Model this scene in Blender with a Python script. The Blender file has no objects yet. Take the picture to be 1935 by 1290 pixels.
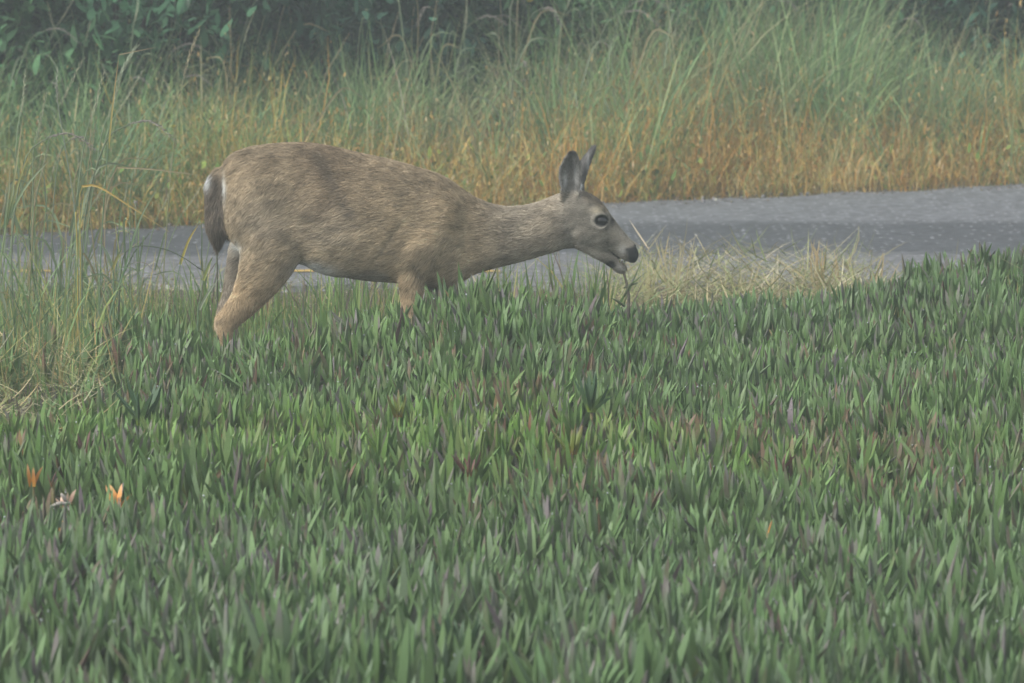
import bpy, math, random
import numpy as np
from mathutils import Vector, Matrix

rng = np.random.default_rng(11)
random.seed(11)
scene = bpy.context.scene
C = scene.collection
R = math.radians

# ------------------------------------------------------------------ camera
CAM_H, PITCH, FPX = 2.08, R(5.59), 10750.0
cam_d = bpy.data.cameras.new('camera')
cam_d.sensor_width = 36.0
cam_d.lens = FPX / 1935.0 * 36.0
cam_d.clip_start, cam_d.clip_end = 0.1, 600.0
cam_d.dof.use_dof = True
cam_d.dof.focus_distance = 18.2
cam_d.dof.aperture_fstop = 9.0
cam = bpy.data.objects.new('camera', cam_d)
C.objects.link(cam)
cam.location = (0, 0, CAM_H)
cam.rotation_euler = (R(90) - PITCH, 0, 0)
scene.camera = cam

# ------------------------------------------------------------------ sky and sun (overcast, foggy)
SUN_EL, SUN_ROT = R(52), R(238)
world = bpy.data.worlds.new('World')
scene.world = world
world.use_nodes = True
wn, wl = world.node_tree.nodes, world.node_tree.links
sky = wn.new('ShaderNodeTexSky')
sky.sky_type = 'NISHITA'
sky.sun_disc = False
sky.sun_elevation, sky.sun_rotation = SUN_EL, SUN_ROT
sky.air_density, sky.dust_density, sky.ozone_density = 1.0, 4.0, 1.0
hs = wn.new('ShaderNodeHueSaturation')
hs.inputs['Saturation'].default_value = 0.34
wl.new(sky.outputs[0], hs.inputs['Color'])
wl.new(hs.outputs[0], wn['Background'].inputs[0])
wn['Background'].inputs[1].default_value = 0.15
sun_d = bpy.data.lights.new('sun', 'SUN')
sun_d.energy, sun_d.angle, sun_d.color = 1.5, R(25), (1.0, 0.97, 0.92)
sun = bpy.data.objects.new('sun', sun_d)
C.objects.link(sun)
sdir = Vector((math.sin(SUN_ROT) * math.cos(SUN_EL), math.cos(SUN_ROT) * math.cos(SUN_EL), math.sin(SUN_EL)))
sun.rotation_euler = sdir.to_track_quat('Z', 'Y').to_euler()
vs = scene.view_settings
vs.view_transform, vs.look, vs.exposure, vs.gamma = "Standard", "None", 0.62, 1.0
vs.use_curve_mapping = False
scene.cycles.use_denoising = True
scene.cycles.max_bounces = 6
scene.cycles.transparent_max_bounces = 6
scene.cycles.volume_bounces = 1

HAZE_DENSITY = 0.0035

# ------------------------------------------------------------------ helpers
cp, sp_ = math.cos(PITCH), math.sin(PITCH)


def at(px, py, Y):
    """the point on the vertical plane y=Y seen at a photograph position (1935 x 1290)"""
    a, b = (px - 967.5) / FPX, (py - 645.0) / FPX
    d = (a, cp - b * sp_, -sp_ - b * cp)
    t = Y / d[1]
    return np.array((d[0] * t, Y, CAM_H + d[2] * t))


def hash01(ix, iy, iz, seed):
    with np.errstate(over='ignore'):
        h = (ix.astype(np.uint32) * np.uint32(374761393) + iy.astype(np.uint32) * np.uint32(668265263)
             + iz.astype(np.uint32) * np.uint32(2147483647) + np.uint32(seed * 974711 + 13))
        h = (h ^ (h >> np.uint32(13))) * np.uint32(1274126177)
        h = (h ^ (h >> np.uint32(16))) * np.uint32(2246822519)
        h = h ^ (h >> np.uint32(15))
    return h.astype(np.float64) / 4294967295.0


def noise(p, scale=1.0, seed=0):
    p = np.asarray(p, float) * scale + 1000.0
    i = np.floor(p).astype(np.int64)
    f = p - i
    f = f * f * (3 - 2 * f)
    out = 0
    for dx in (0, 1):
        for dy in (0, 1):
            for dz in (0, 1):
                w = (f[:, 0] if dx else 1 - f[:, 0]) * (f[:, 1] if dy else 1 - f[:, 1]) * (f[:, 2] if dz else 1 - f[:, 2])
                out = out + w * hash01(i[:, 0] + dx, i[:, 1] + dy, i[:, 2] + dz, seed)
    return out


def noise2(x, y, scale, seed=0):
    return noise(np.stack([x, y, np.zeros_like(x)], 1), scale, seed)


def sstep(a, b, x):
    t = np.clip((np.asarray(x, float) - a) / (b - a), 0, 1)
    return t * t * (3 - 2 * t)


def mesh_np(name, verts, faces, cols=None, smooth=False, mat=None):
    """faces: (n,k) int array, all the same size"""
    me = bpy.data.meshes.new(name)
    verts = np.ascontiguousarray(verts, dtype=np.float32)
    faces = np.ascontiguousarray(faces, dtype=np.int32)
    n, k = faces.shape
    me.vertices.add(len(verts))
    me.vertices.foreach_set('co', verts.ravel())
    me.loops.add(n * k)
    me.loops.foreach_set('vertex_index', faces.ravel())
    me.polygons.add(n)
    me.polygons.foreach_set('loop_start', np.arange(0, n * k, k, dtype=np.int32))
    me.polygons.foreach_set('use_smooth', np.full(n, bool(smooth)))
    if cols is not None:
        a = me.attributes.new('Col', 'FLOAT_COLOR', 'POINT')
        c4 = np.ones((len(verts), 4), np.float32)
        c4[:, :3] = cols
        a.data.foreach_set('color', c4.ravel())
    me.update(calc_edges=True)
    me.validate()
    if mat is not None:
        me.materials.append(mat)
    return me


def link(name, data, parent=None, loc=(0, 0, 0), **props):
    o = bpy.data.objects.new(name, data)
    C.objects.link(o)
    o.location = loc
    if parent is not None:
        o.parent = parent
    for k, v in props.items():
        o[k] = v
    return o


class Acc:
    """collects same-size faces"""
    def __init__(self):
        self.v, self.f, self.c, self.n = [], [], [], 0

    def add(self, v, f, c):
        v = np.asarray(v, float)
        c = np.asarray(c, float)
        if c.ndim == 1:
            c = np.tile(c, (len(v), 1))
        self.v.append(v)
        self.f.append(np.asarray(f) + self.n)
        self.c.append(c)
        self.n += len(v)

    def mesh(self, name, mat, smooth=False):
        return mesh_np(name, np.concatenate(self.v), np.concatenate(self.f), np.concatenate(self.c), smooth, mat)


def tube(pts, rad, sides=6, squash=None):
    """closed triangulated tube along points; returns verts, tris"""
    pts = np.asarray(pts, float)
    rad = np.asarray(rad, float)
    n = len(pts)
    tan = np.gradient(pts, axis=0)
    tan /= np.linalg.norm(tan, axis=1)[:, None] + 1e-9
    ref = np.array((0.0, 1.0, 0.0))
    s = np.cross(tan, ref)
    s /= np.linalg.norm(s, axis=1)[:, None] + 1e-9
    u = np.cross(s, tan)
    a = np.arange(sides) / sides * 2 * math.pi
    V = (pts[:, None] + rad[:, None, None] * (np.cos(a)[None, :, None] * s[:, None] + np.sin(a)[None, :, None] * u[:, None])).reshape(-1, 3)
    F = []
    for i in range(n - 1):
        for j in range(sides):
            k = (j + 1) % sides
            p, q, r_, t = i * sides + j, i * sides + k, (i + 1) * sides + k, (i + 1) * sides + j
            F += [(p, q, r_), (p, r_, t)]
    for j in range(1, sides - 1):
        F.append((0, j + 1, j))
        b = (n - 1) * sides
        F.append((b, b + j, b + j + 1))
    return V, np.array(F)


# ------------------------------------------------------------------ materials
def mat_new(name):
    m = bpy.data.materials.new(name)
    m.use_nodes = True
    nt = m.node_tree
    return m, nt, nt.nodes, nt.links, nt.nodes['Principled BSDF']


def mat_col(name, rough=0.6, spec=0.3, speckle=0.0, speckle_scale=300.0, transl=0.0, sheen=0.0, var=0.0):
    """principled fed by the mesh's own colour attribute with a fine grain"""
    m, nt, N, L, b = mat_new(name)
    at_ = N.new('ShaderNodeAttribute')
    at_.attribute_name = 'Col'
    src = at_.outputs['Color']
    if speckle > 0:
        tc = N.new('ShaderNodeTexCoord')
        nz = N.new('ShaderNodeTexNoise')
        nz.inputs['Scale'].default_value = speckle_scale
        nz.inputs['Detail'].default_value = 2.0
        L.new(tc.outputs['Object'], nz.inputs['Vector'])
        mr = N.new('ShaderNodeMapRange')
        mr.inputs['From Min'].default_value, mr.inputs['From Max'].default_value = 0.3, 0.7
        mr.inputs['To Min'].default_value, mr.inputs['To Max'].default_value = 1 - speckle, 1 + speckle
        L.new(nz.outputs['Fac'], mr.inputs['Value'])
        mul = N.new('ShaderNodeVectorMath')
        mul.operation = 'SCALE'
        L.new(src, mul.inputs[0])
        L.new(mr.outputs[0], mul.inputs['Scale'])
        src = mul.outputs[0]
    if var > 0:
        oi = N.new('ShaderNodeObjectInfo')
        mr2 = N.new('ShaderNodeMapRange')
        mr2.inputs['To Min'].default_value, mr2.inputs['To Max'].default_value = 1 - var, 1 + var
        L.new(oi.outputs['Random'], mr2.inputs['Value'])
        mul2 = N.new('ShaderNodeVectorMath')
        mul2.operation = 'SCALE'
        L.new(src, mul2.inputs[0])
        L.new(mr2.outputs[0], mul2.inputs['Scale'])
        src = mul2.outputs[0]
    L.new(src, b.inputs['Base Color'])
    b.inputs['Roughness'].default_value = rough
    b.inputs['Specular IOR Level'].default_value = spec
    if transl > 0:
        tr = N.new('ShaderNodeBsdfTranslucent')
        L.new(src, tr.inputs['Color'])
        mx = N.new('ShaderNodeMixShader')
        mx.inputs[0].default_value = transl
        L.new(b.outputs[0], mx.inputs[1])
        L.new(tr.outputs[0], mx.inputs[2])
        L.new(mx.outputs[0], N['Material Output'].inputs['Surface'])
    return m


M_ICE = mat_col('iceplant_leaf', rough=0.55, spec=0.3, speckle=0.20, speckle_scale=420.0, transl=0.22, var=0.0)
M_GRASS = mat_col('grass_blade', rough=0.6, spec=0.25, transl=0.3)
M_DRY = mat_col('dry_grass', rough=0.8, spec=0.15, transl=0.2)
M_LEAF = mat_col('shrub_leaf', rough=0.75, spec=0.12, transl=0.25)
M_BARK = mat_col('bark', rough=0.9, spec=0.1, speckle=0.3, speckle_scale=60)
M_SKIN = mat_col('deer_coat', rough=0.85, spec=0.1, speckle=0.15, speckle_scale=90)
M_HAIR = mat_col('deer_hair', rough=0.75, spec=0.12)

m, nt, N, L, b = mat_new('eye_gloss')
b.inputs['Base Color'].default_value = (0.012, 0.010, 0.010, 1)
b.inputs['Roughness'].default_value = 0.08
M_EYE = m

m, nt, N, L, b = mat_new('soil')
tc = N.new('ShaderNodeTexCoord')
nz = N.new('ShaderNodeTexNoise')
nz.inputs['Scale'].default_value, nz.inputs['Detail'].default_value = 9.0, 8.0
cr = N.new('ShaderNodeValToRGB')
cr.color_ramp.elements[0].color, cr.color_ramp.elements[1].color = (0.022, 0.024, 0.012, 1), (0.09, 0.075, 0.045, 1)
L.new(tc.outputs['Object'], nz.inputs['Vector'])
L.new(nz.outputs['Fac'], cr.inputs[0])
L.new(cr.outputs[0], b.inputs['Base Color'])
b.inputs['Roughness'].default_value = 0.95
bp = N.new('ShaderNodeBump')
bp.inputs['Strength'].default_value = 0.6
L.new(nz.outputs['Fac'], bp.inputs['Height'])
L.new(bp.outputs[0], b.inputs['Normal'])
M_SOIL = m

# asphalt: grey with pale stones, a darker worn wheel band, pale dusty near shoulder
m, nt, N, L, b = mat_new('asphalt')
tc = N.new('ShaderNodeTexCoord')
sx = N.new('ShaderNodeSeparateXYZ')
L.new(tc.outputs['Object'], sx.inputs[0])


def math_n(op, a=None, bb=None, v0=0.0, v1=0.0):
    n = N.new('ShaderNodeMath')
    n.operation = op
    if a is not None:
        L.new(a, n.inputs[0])
    else:
        n.inputs[0].default_value = v0
    if bb is not None:
        L.new(bb, n.inputs[1])
    else:
        n.inputs[1].default_value = v1
    return n.outputs[0]


wob = N.new('ShaderNodeTexNoise')
wob.inputs['Scale'].default_value, wob.inputs['Detail'].default_value = 1.3, 3.0
L.new(tc.outputs['Object'], wob.inputs['Vector'])
yy = math_n('ADD', sx.outputs['Y'], math_n('MULTIPLY', wob.outputs['Fac'], None, v1=0.5))
band = N.new('ShaderNodeValToRGB')
band.color_ramp.interpolation = 'EASE'
mr = N.new('ShaderNodeMapRange')
mr.inputs['From Min'].default_value, mr.inputs['From Max'].default_value = 23.0, 33.0
L.new(yy, mr.inputs['Value'])
L.new(mr.outputs[0], band.inputs[0])
e = band.color_ramp.elements
e[0].position, e[0].color = 0.0, (0.105, 0.106, 0.105, 1)
e[1].position, e[1].color = 1.0, (0.100, 0.106, 0.112, 1)
for pos, col in ((0.20, (0.100, 0.102, 0.105, 1)), (0.235, (0.042, 0.046, 0.050, 1)), (0.385, (0.040, 0.044, 0.048, 1)), (0.425, (0.098, 0.104, 0.110, 1))):
    q = e.new(pos)
    q.color = col
gr = N.new('ShaderNodeTexNoise')
gr.inputs['Scale'].default_value, gr.inputs['Detail'].default_value = 22.0, 8.0
L.new(tc.outputs['Object'], gr.inputs['Vector'])
mr2 = N.new('ShaderNodeMapRange')
mr2.inputs['From Min'].default_value, mr2.inputs['From Max'].default_value = 0.3, 0.7
mr2.inputs['To Min'].default_value, mr2.inputs['To Max'].default_value = 0.45, 1.55
L.new(gr.outputs['Fac'], mr2.inputs['Value'])
vm = N.new('ShaderNodeVectorMath')
vm.operation = 'SCALE'
L.new(band.outputs[0], vm.inputs[0])
L.new(mr2.outputs[0], vm.inputs['Scale'])
vo = N.new('ShaderNodeTexVoronoi')
vo.inputs['Scale'].default_value = 26.0
L.new(tc.outputs['Object'], vo.inputs['Vector'])
stone = math_n('LESS_THAN', vo.outputs['Distance'], None, v1=0.24)
sepc = N.new('ShaderNodeSeparateColor')
L.new(vo.outputs['Color'], sepc.inputs[0])
pick = math_n('GREATER_THAN', sepc.outputs[0], None, v1=0.72)
smask = math_n('MULTIPLY', stone, pick)
mixs = N.new('ShaderNodeMix')
mixs.data_type = 'RGBA'
L.new(smask, mixs.inputs['Factor'])
L.new(vm.outputs[0], mixs.inputs['A'])
mixs.inputs['B'].default_value = (0.34, 0.35, 0.37, 1)
L.new(mixs.outputs['Result'], b.inputs['Base Color'])
b.inputs['Roughness'].default_value = 0.62
bp = N.new('ShaderNodeBump')
bp.inputs['Strength'].default_value = 0.35
bp.inputs['Distance'].default_value = 0.01
L.new(gr.outputs['Fac'], bp.inputs['Height'])
L.new(bp.outputs[0], b.inputs['Normal'])
M_ROAD = m

m, nt, N, L, b = mat_new('line_paint')
tc = N.new('ShaderNodeTexCoord')
nz = N.new('ShaderNodeTexNoise')
nz.inputs['Scale'].default_value, nz.inputs['Detail'].default_value = 3.5, 6.0
cr = N.new('ShaderNodeValToRGB')
cr.color_ramp.elements[0].position, cr.color_ramp.elements[0].color = 0.35, (0.22, 0.17, 0.08, 1)
cr.color_ramp.elements[1].position, cr.color_ramp.elements[1].color = 0.6, (0.46, 0.30, 0.06, 1)
L.new(tc.outputs['Object'], nz.inputs['Vector'])
L.new(nz.outputs['Fac'], cr.inputs[0])
L.new(cr.outputs[0], b.inputs['Base Color'])
M_PAINT = m

# ------------------------------------------------------------------ terrain
# crest of the iceplant bank: (photo x, photo y of leaf tops, depth of the crest)
CREST = [(-900, 640, 18.6), (-300, 640, 18.3), (0, 640, 18.2), (120, 640, 18.3), (200, 615, 18.5), (300, 618, 18.6), (430, 655, 18.65), (560, 628, 18.65), (740, 610, 18.65),
         (810, 592, 18.7), (860, 560, 18.75), (900, 546, 18.8), (1030, 552, 18.95), (1110, 566, 19.4), (1200, 582, 20.0), (1400, 576, 20.3),
         (1560, 558, 20.4), (1680, 532, 20.6), (1760, 502, 20.8), (1850, 480, 20.9), (1950, 474, 20.9), (2300, 480, 20.9), (3000, 520, 20.9)]
cr_x = np.array([at(a, b_, d)[0] for a, b_, d in CREST])
cr_z = np.array([at(a, b_, d)[2] for a, b_, d in CREST])
cr_y = np.array([d for a, b_, d in CREST])
LEAF_TOP = 0.140     # how far leaves stand above the bank's soil


def yfar(x):
    return 27.6 + 3.1 * np.tanh(0.72 * np.asarray(x, float) / 3.1)


Y_NEAR = 23.35


def ground(x, y):
    x, y = np.asarray(x, float), np.asarray(y, float)
    zc = np.interp(x, cr_x, cr_z) - LEAF_TOP
    yc = np.interp(x, cr_x, cr_y)
    rise = np.clip((y - 13.6) / (yc - 0.15 - 13.6), 0, 1) ** 1.6
    g = 0.05 + (zc - 0.05) * rise
    g = g + (noise2(x.ravel(), y.ravel(), 0.9, 3).reshape(x.shape) - 0.5) * 0.10 * (1 - rise)
    g = g + (noise2(x.ravel(), y.ravel(), 3.1, 5).reshape(x.shape) - 0.5) * 0.035
    drop = sstep(yc + 0.06, yc + 0.42, y)
    low = -0.040 + 0.012 * (noise2(x.ravel(), y.ravel(), 2.0, 8).reshape(x.shape)) * sstep(0.2, 0.7, np.abs(y - 19.25))
    g = g * (1 - drop) + low * drop
    edge = sstep(22.6, Y_NEAR - 0.1, y)
    g = g * (1 - edge)
    bank = sstep(0.25, 3.5, y - yfar(x)) * 0.16
    return g + bank


gx = np.concatenate([np.linspace(-130, -8, 14), np.linspace(-7, 7, 141), np.linspace(8, 130, 14)])
gy = np.concatenate([np.linspace(-110, 6, 14), np.linspace(7, 38, 311), np.linspace(39, 150, 14)])
X, Y = np.meshgrid(gx, gy)
Z = ground(X, Y)
nx, ny = len(gx), len(gy)
ii, jj = np.meshgrid(np.arange(nx - 1), np.arange(ny - 1))
a0 = (jj * nx + ii).ravel()
gm = mesh_np('ground', np.stack([X.ravel(), Y.ravel(), Z.ravel()], 1), np.stack([a0, a0 + 1, a0 + nx + 1, a0 + nx], 1), None, True, M_SOIL)
link('ground', gm, kind='structure')

# road: one thick sheet, crumbled far and near edges
rx = np.concatenate([np.linspace(-125, -7, 30), np.linspace(-6.9, 6.9, 231), np.linspace(7, 125, 30)])
fe = yfar(rx) + (noise2(rx, rx * 0, 3.0, 21) - 0.5) * 0.28 + (noise2(rx, rx * 0, 12.0, 22) - 0.5) * 0.16
ne = Y_NEAR + (noise2(rx, rx * 0, 2.0, 23) - 0.5) * 0.25
n = len(rx)
V = np.concatenate([np.stack([rx, ne, np.full(n, -0.03)], 1), np.stack([rx, ne + 0.03, np.full(n, 0.024)], 1),
                    np.stack([rx, fe - 0.03, np.full(n, 0.024)], 1), np.stack([rx, fe, np.full(n, -0.03)], 1)])
F = []
for k in range(3):
    i = np.arange(n - 1)
    F.append(np.stack([k * n + i, k * n + i + 1, (k + 1) * n + i + 1, (k + 1) * n + i], 1))
link('road', mesh_np('road', V, np.concatenate(F), None, False, M_ROAD), kind='structure')
# worn remnants of a yellow line near the shoulder
LV, LF, ln0 = [], [], 0
segs = [(at(15, 513, 24.0)[0], at(95, 513, 24.0)[0]), (at(520, 513, 24.0)[0], at(592, 513, 24.0)[0]), (at(905, 513, 24.0)[0], at(945, 513, 24.0)[0])]
for q in range(60):
    a_ = -40 + 80 * rng.random()
    if abs(a_) > 3.2:
        segs.append((a_, a_ + 0.1 + 0.3 * rng.random()))
for a_, b_ in segs:
    k_ = 14
    lx = np.linspace(a_, b_, k_)
    e0 = 24.0 + (noise2(lx, lx * 0, 30.0, 31) - 0.5) * 0.05
    e1 = 24.10 + (noise2(lx, lx * 0 + 5, 30.0, 32) - 0.5) * 0.06
    LV.append(np.concatenate([np.stack([lx, e0, np.full(k_, 0.0285)], 1), np.stack([lx, e1, np.full(k_, 0.0285)], 1)]))
    i = np.arange(k_ - 1)
    LF.append(np.stack([i, i + 1, k_ + i + 1, k_ + i], 1) + ln0)
    ln0 += 2 * k_
link('road_line', mesh_np('road_line', np.concatenate(LV), np.concatenate(LF), None, False, M_PAINT), kind='structure')


# ------------------------------------------------------------------ generators for leaves and blades
def fleshy_leaves(base, az, th0, bend, L, w, cbase, cmid, ctip, tipstart, twist):
    """three-sided fleshy leaves; returns verts, tris, cols (27 verts, 21 tris each)"""
    n = len(L)
    ts = np.array([0.0, 0.25, 0.60, 0.84, 1.0])
    wp = np.array([0.85, 1.0, 0.86, 0.50])
    pos = [base]
    phis = []
    for k in range(5):
        phis.append(th0 + bend * ts[k])
    for k in range(1, 5):
        ph = th0 + bend * 0.5 * (ts[k] + ts[k - 1])
        dl = L * (ts[k] - ts[k - 1])
        step = np.stack([np.sin(ph) * np.cos(az), np.sin(ph) * np.sin(az), np.cos(ph)], 1) * dl[:, None]
        pos.append(pos[-1] + step)
    side0 = np.stack([-np.sin(az), np.cos(az), np.zeros(n)], 1)
    V = np.zeros((n, 27, 3))
    K = np.zeros((n, 27, 3))

    def colour(t):
        a = np.clip(1 - t / 0.3, 0, 1)[..., None] if np.ndim(t) else max(0.0, 1 - t / 0.3)
        bt = np.clip((t - tipstart) / 0.35, 0, 1)[:, None]
        c = cmid * (1 - a) + cbase * a
        return c * (1 - bt) + ctip * bt
    for k in range(4):
        ph = phis[k]
        nrm = np.stack([np.cos(ph) * np.cos(az), np.cos(ph) * np.sin(az), -np.sin(ph)], 1)
        tw = twist * ts[k]
        s = side0 * np.cos(tw)[:, None] + nrm * np.sin(tw)[:, None]
        nn = nrm * np.cos(tw)[:, None] - side0 * np.sin(tw)[:, None]
        hw = (w * wp[k] * 0.5)[:, None]
        A = pos[k] - s * hw - nn * hw * 0.35
        B = pos[k] + s * hw - nn * hw * 0.35
        D = pos[k] + nn * hw * 1.0
        for q, P in enumerate((A, B, B, D, D, A)):
            V[:, k * 6 + q] = P
            K[:, k * 6 + q] = colour(ts[k])
    for q in range(3):
        V[:, 24 + q] = pos[4]
        K[:, 24 + q] = colour(1.0)
    f = []
    for k in range(3):
        for q in range(3):
            a_, b_ = k * 6 + 2 * q, k * 6 + 2 * q + 1
            c_, d_ = a_ + 6, b_ + 6
            f += [(a_, b_, d_), (a_, d_, c_)]
    for q in range(3):
        f.append((18 + 2 * q, 18 + 2 * q + 1, 24 + q))
    f = np.array(f)
    Fa = (f[None] + (np.arange(n) * 27)[:, None, None]).reshape(-1, 3)
    return V.reshape(-1, 3), Fa, K.reshape(-1, 3)


def blades(base, az, th0, bend, L, w, c0, c1, face=None, nseg=5, wprof=None):
    """flat curved grass blades; quads"""
    n = len(L)
    ts = np.linspace(0, 1, nseg + 1)
    pos = [base]
    for k in range(1, nseg + 1):
        ph = th0 + bend * (0.5 * (ts[k] + ts[k - 1])) ** 1.5
        st = np.stack([np.sin(ph) * np.cos(az), np.sin(ph) * np.sin(az), np.cos(ph)], 1) * (L / nseg)[:, None]
        pos.append(pos[-1] + st)
    fa = az + math.pi / 2 if face is None else face
    s = np.stack([np.cos(fa), np.sin(fa), np.zeros(n)], 1)
    V = np.zeros((n, 2 * (nseg + 1), 3))
    K = np.zeros((n, 2 * (nseg + 1), 3))
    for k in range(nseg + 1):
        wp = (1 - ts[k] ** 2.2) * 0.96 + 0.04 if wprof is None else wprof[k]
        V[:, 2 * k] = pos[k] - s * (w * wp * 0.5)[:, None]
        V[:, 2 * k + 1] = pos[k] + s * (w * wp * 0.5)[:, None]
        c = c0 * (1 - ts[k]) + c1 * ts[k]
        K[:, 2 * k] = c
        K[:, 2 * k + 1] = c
    f = np.array([(2 * k, 2 * k + 1, 2 * k + 3, 2 * k + 2) for k in range(nseg)])
    Fa = (f[None] + (np.arange(n) * 2 * (nseg + 1))[:, None, None]).reshape(-1, 4)
    return V.reshape(-1, 3), Fa, K.reshape(-1, 3), pos


def pal(cols, n, jitter=0.15, weights=None):
    cols = np.asarray(cols, float)
    idx = rng.choice(len(cols), n, p=None if weights is None else np.asarray(weights, float) / np.sum(weights))
    return cols[idx] * (1 + (rng.random((n, 1)) - 0.5) * 2 * jitter) * (1 + (rng.random((n, 3)) - 0.5) * jitter * 0.5)


# ------------------------------------------------------------------ the deer
DY = 19.25                               # depth of the deer's spine
DS = np.linalg.norm(at(1100, 500, DY) - at(100, 500, DY)) / 1000.0   # metres per photograph pixel there
VOX = 0.0048


def section_loft(stations, power=2.3, egg=0.0, yc=0.0, ns=28):
    """closed loft of vertical sections: (px, top py, bottom py, half width, [yshift])"""
    st = np.array([(s + (0.0,) if len(s) == 4 else s) for s in stations], float)
    # resample smoothly along x
    u = np.arange(len(st))
    uu = np.linspace(0, len(st) - 1, (len(st) - 1) * 5 + 1)

    def cat(vals):
        out = []
        m_ = np.concatenate([[2 * vals[0] - vals[1]], vals, [2 * vals[-1] - vals[-2]]])
        for t in uu:
            k = min(int(t), len(vals) - 2)
            f = t - k
            p0, p1, p2, p3 = m_[k], m_[k + 1], m_[k + 2], m_[k + 3]
            out.append(0.5 * (2 * p1 + (p2 - p0) * f + (2 * p0 - 5 * p1 + 4 * p2 - p3) * f * f + (3 * p1 - p0 - 3 * p2 + p3) * f ** 3))
        return np.array(out)
    xs, tp, bt, hw, ys = [cat(st[:, k]) for k in range(5)]
    V = []
    ang = np.arange(ns) / ns * 2 * math.pi
    ca, sa = np.cos(ang), np.sin(ang)
    cx = np.sign(ca) * np.abs(ca) ** (2 / power)
    sz = np.sign(sa) * np.abs(sa) ** (2 / power)
    for k in range(len(xs)):
        T, B = at(xs[k], tp[k], DY), at(xs[k], bt[k], DY)
        c, h = (T + B) / 2, (T[2] - B[2]) / 2
        w = max(hw[k], 0.004)
        ring = np.stack([np.full(ns, c[0]), DY + yc + ys[k] + w * cx * (1 - egg * sz), c[2] + max(h, 0.003) * sz], 1)
        V.append(ring)
    nr = len(V)
    V = np.concatenate(V + [V[0].mean(0)[None], V[-1].mean(0)[None]])
    F = []
    for i in range(nr - 1):
        for j in range(ns):
            k = (j + 1) % ns
            p, q, r_, t = i * ns + j, i * ns + k, (i + 1) * ns + k, (i + 1) * ns + j
            F += [(p, r_, q), (p, t, r_)]
    for j in range(ns):
        k = (j + 1) % ns
        F.append((nr * ns, j, k))
        F.append((nr * ns + 1, (nr - 1) * ns + k, (nr - 1) * ns + j))
    return V, np.array(F)


def limb(chain, ns=18):
    """tapered limb: (px, py, y offset, radius in px, depth radius factor)"""
    ch = np.array([(c + (0.85,) if len(c) == 4 else c) for c in chain], float)
    uu = np.linspace(0, len(ch) - 1, (len(ch) - 1) * 5 + 1)
    k = np.clip(uu.astype(int), 0, len(ch) - 2)
    f = (uu - k)[:, None]
    m_ = np.concatenate([[2 * ch[0] - ch[1]], ch, [2 * ch[-1] - ch[-2]]])
    p0, p1, p2, p3 = m_[k], m_[k + 1], m_[k + 2], m_[k + 3]
    D = 0.5 * (2 * p1 + (p2 - p0) * f + (2 * p0 - 5 * p1 + 4 * p2 - p3) * f ** 2 + (3 * p1 - p0 - 3 * p2 + p3) * f ** 3)
    pts = np.array([at(d[0], d[1], DY) + np.array((0, d[2], 0)) for d in D])
    rad = D[:, 3] * DS
    tan = np.gradient(pts, axis=0)
    tan /= np.linalg.norm(tan, axis=1)[:, None]
    yv = np.array((0, 1.0, 0))
    s = np.cross(tan, yv)
    s /= np.linalg.norm(s, axis=1)[:, None]
    u = np.cross(s, tan)
    a = np.arange(ns) / ns * 2 * math.pi
    V = (pts[:, None] + rad[:, None, None] * (np.cos(a)[None, :, None] * s[:, None] + D[:, 4][:, None, None] * np.sin(a)[None, :, None] * u[:, None])).reshape(-1, 3)
    nr = len(pts)
    V = np.concatenate([V, pts[0][None], pts[-1][None]])
    F = []
    for i in range(nr - 1):
        for j in range(ns):
            q = (j + 1) % ns
            F += [(i * ns + j, i * ns + q, (i + 1) * ns + q), (i * ns + j, (i + 1) * ns + q, (i + 1) * ns + j)]
    for j in range(ns):
        q = (j + 1) % ns
        F += [(nr * ns, q, j), (nr * ns + 1, (nr - 1) * ns + j, (nr - 1) * ns + q)]
    return V, np.array(F)


def ellipsoid(px, py, dy, rx_, ry_, rz_, rot=0.0):
    """muscle mass: radii in metres, rot in the picture plane"""
    nu, nv = 16, 24
    c = at(px, py, DY) + np.array((0, dy, 0))
    V, F = [], []
    for i in range(nu + 1):
        th = math.pi * (0.02 + 0.96 * i / nu)
        for j in range(nv):
            a = 2 * math.pi * j / nv
            x, y, z = rx_ * math.sin(th) * math.cos(a), ry_ * math.sin(th) * math.sin(a), rz_ * math.cos(th)
            V.append(c + np.array((x * math.cos(rot) - z * math.sin(rot), y, x * math.sin(rot) + z * math.cos(rot))))
    for i in range(nu):
        for j in range(nv):
            k = (j + 1) % nv
            F += [(i * nv + j, i * nv + nv + j, i * nv + nv + k), (i * nv + j, i * nv + nv + k, i * nv + k)]
    V += [c + np.array((-rz_ * math.sin(rot), 0, rz_ * math.cos(rot))), c - np.array((-rz_ * math.sin(rot), 0, rz_ * math.cos(rot)))]
    n0 = (nu + 1) * nv
    for j in range(nv):
        k = (j + 1) % nv
        F += [(n0, j, k), (n0 + 1, nu * nv + k, nu * nv + j)]
    return np.array(V), np.array(F)


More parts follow.
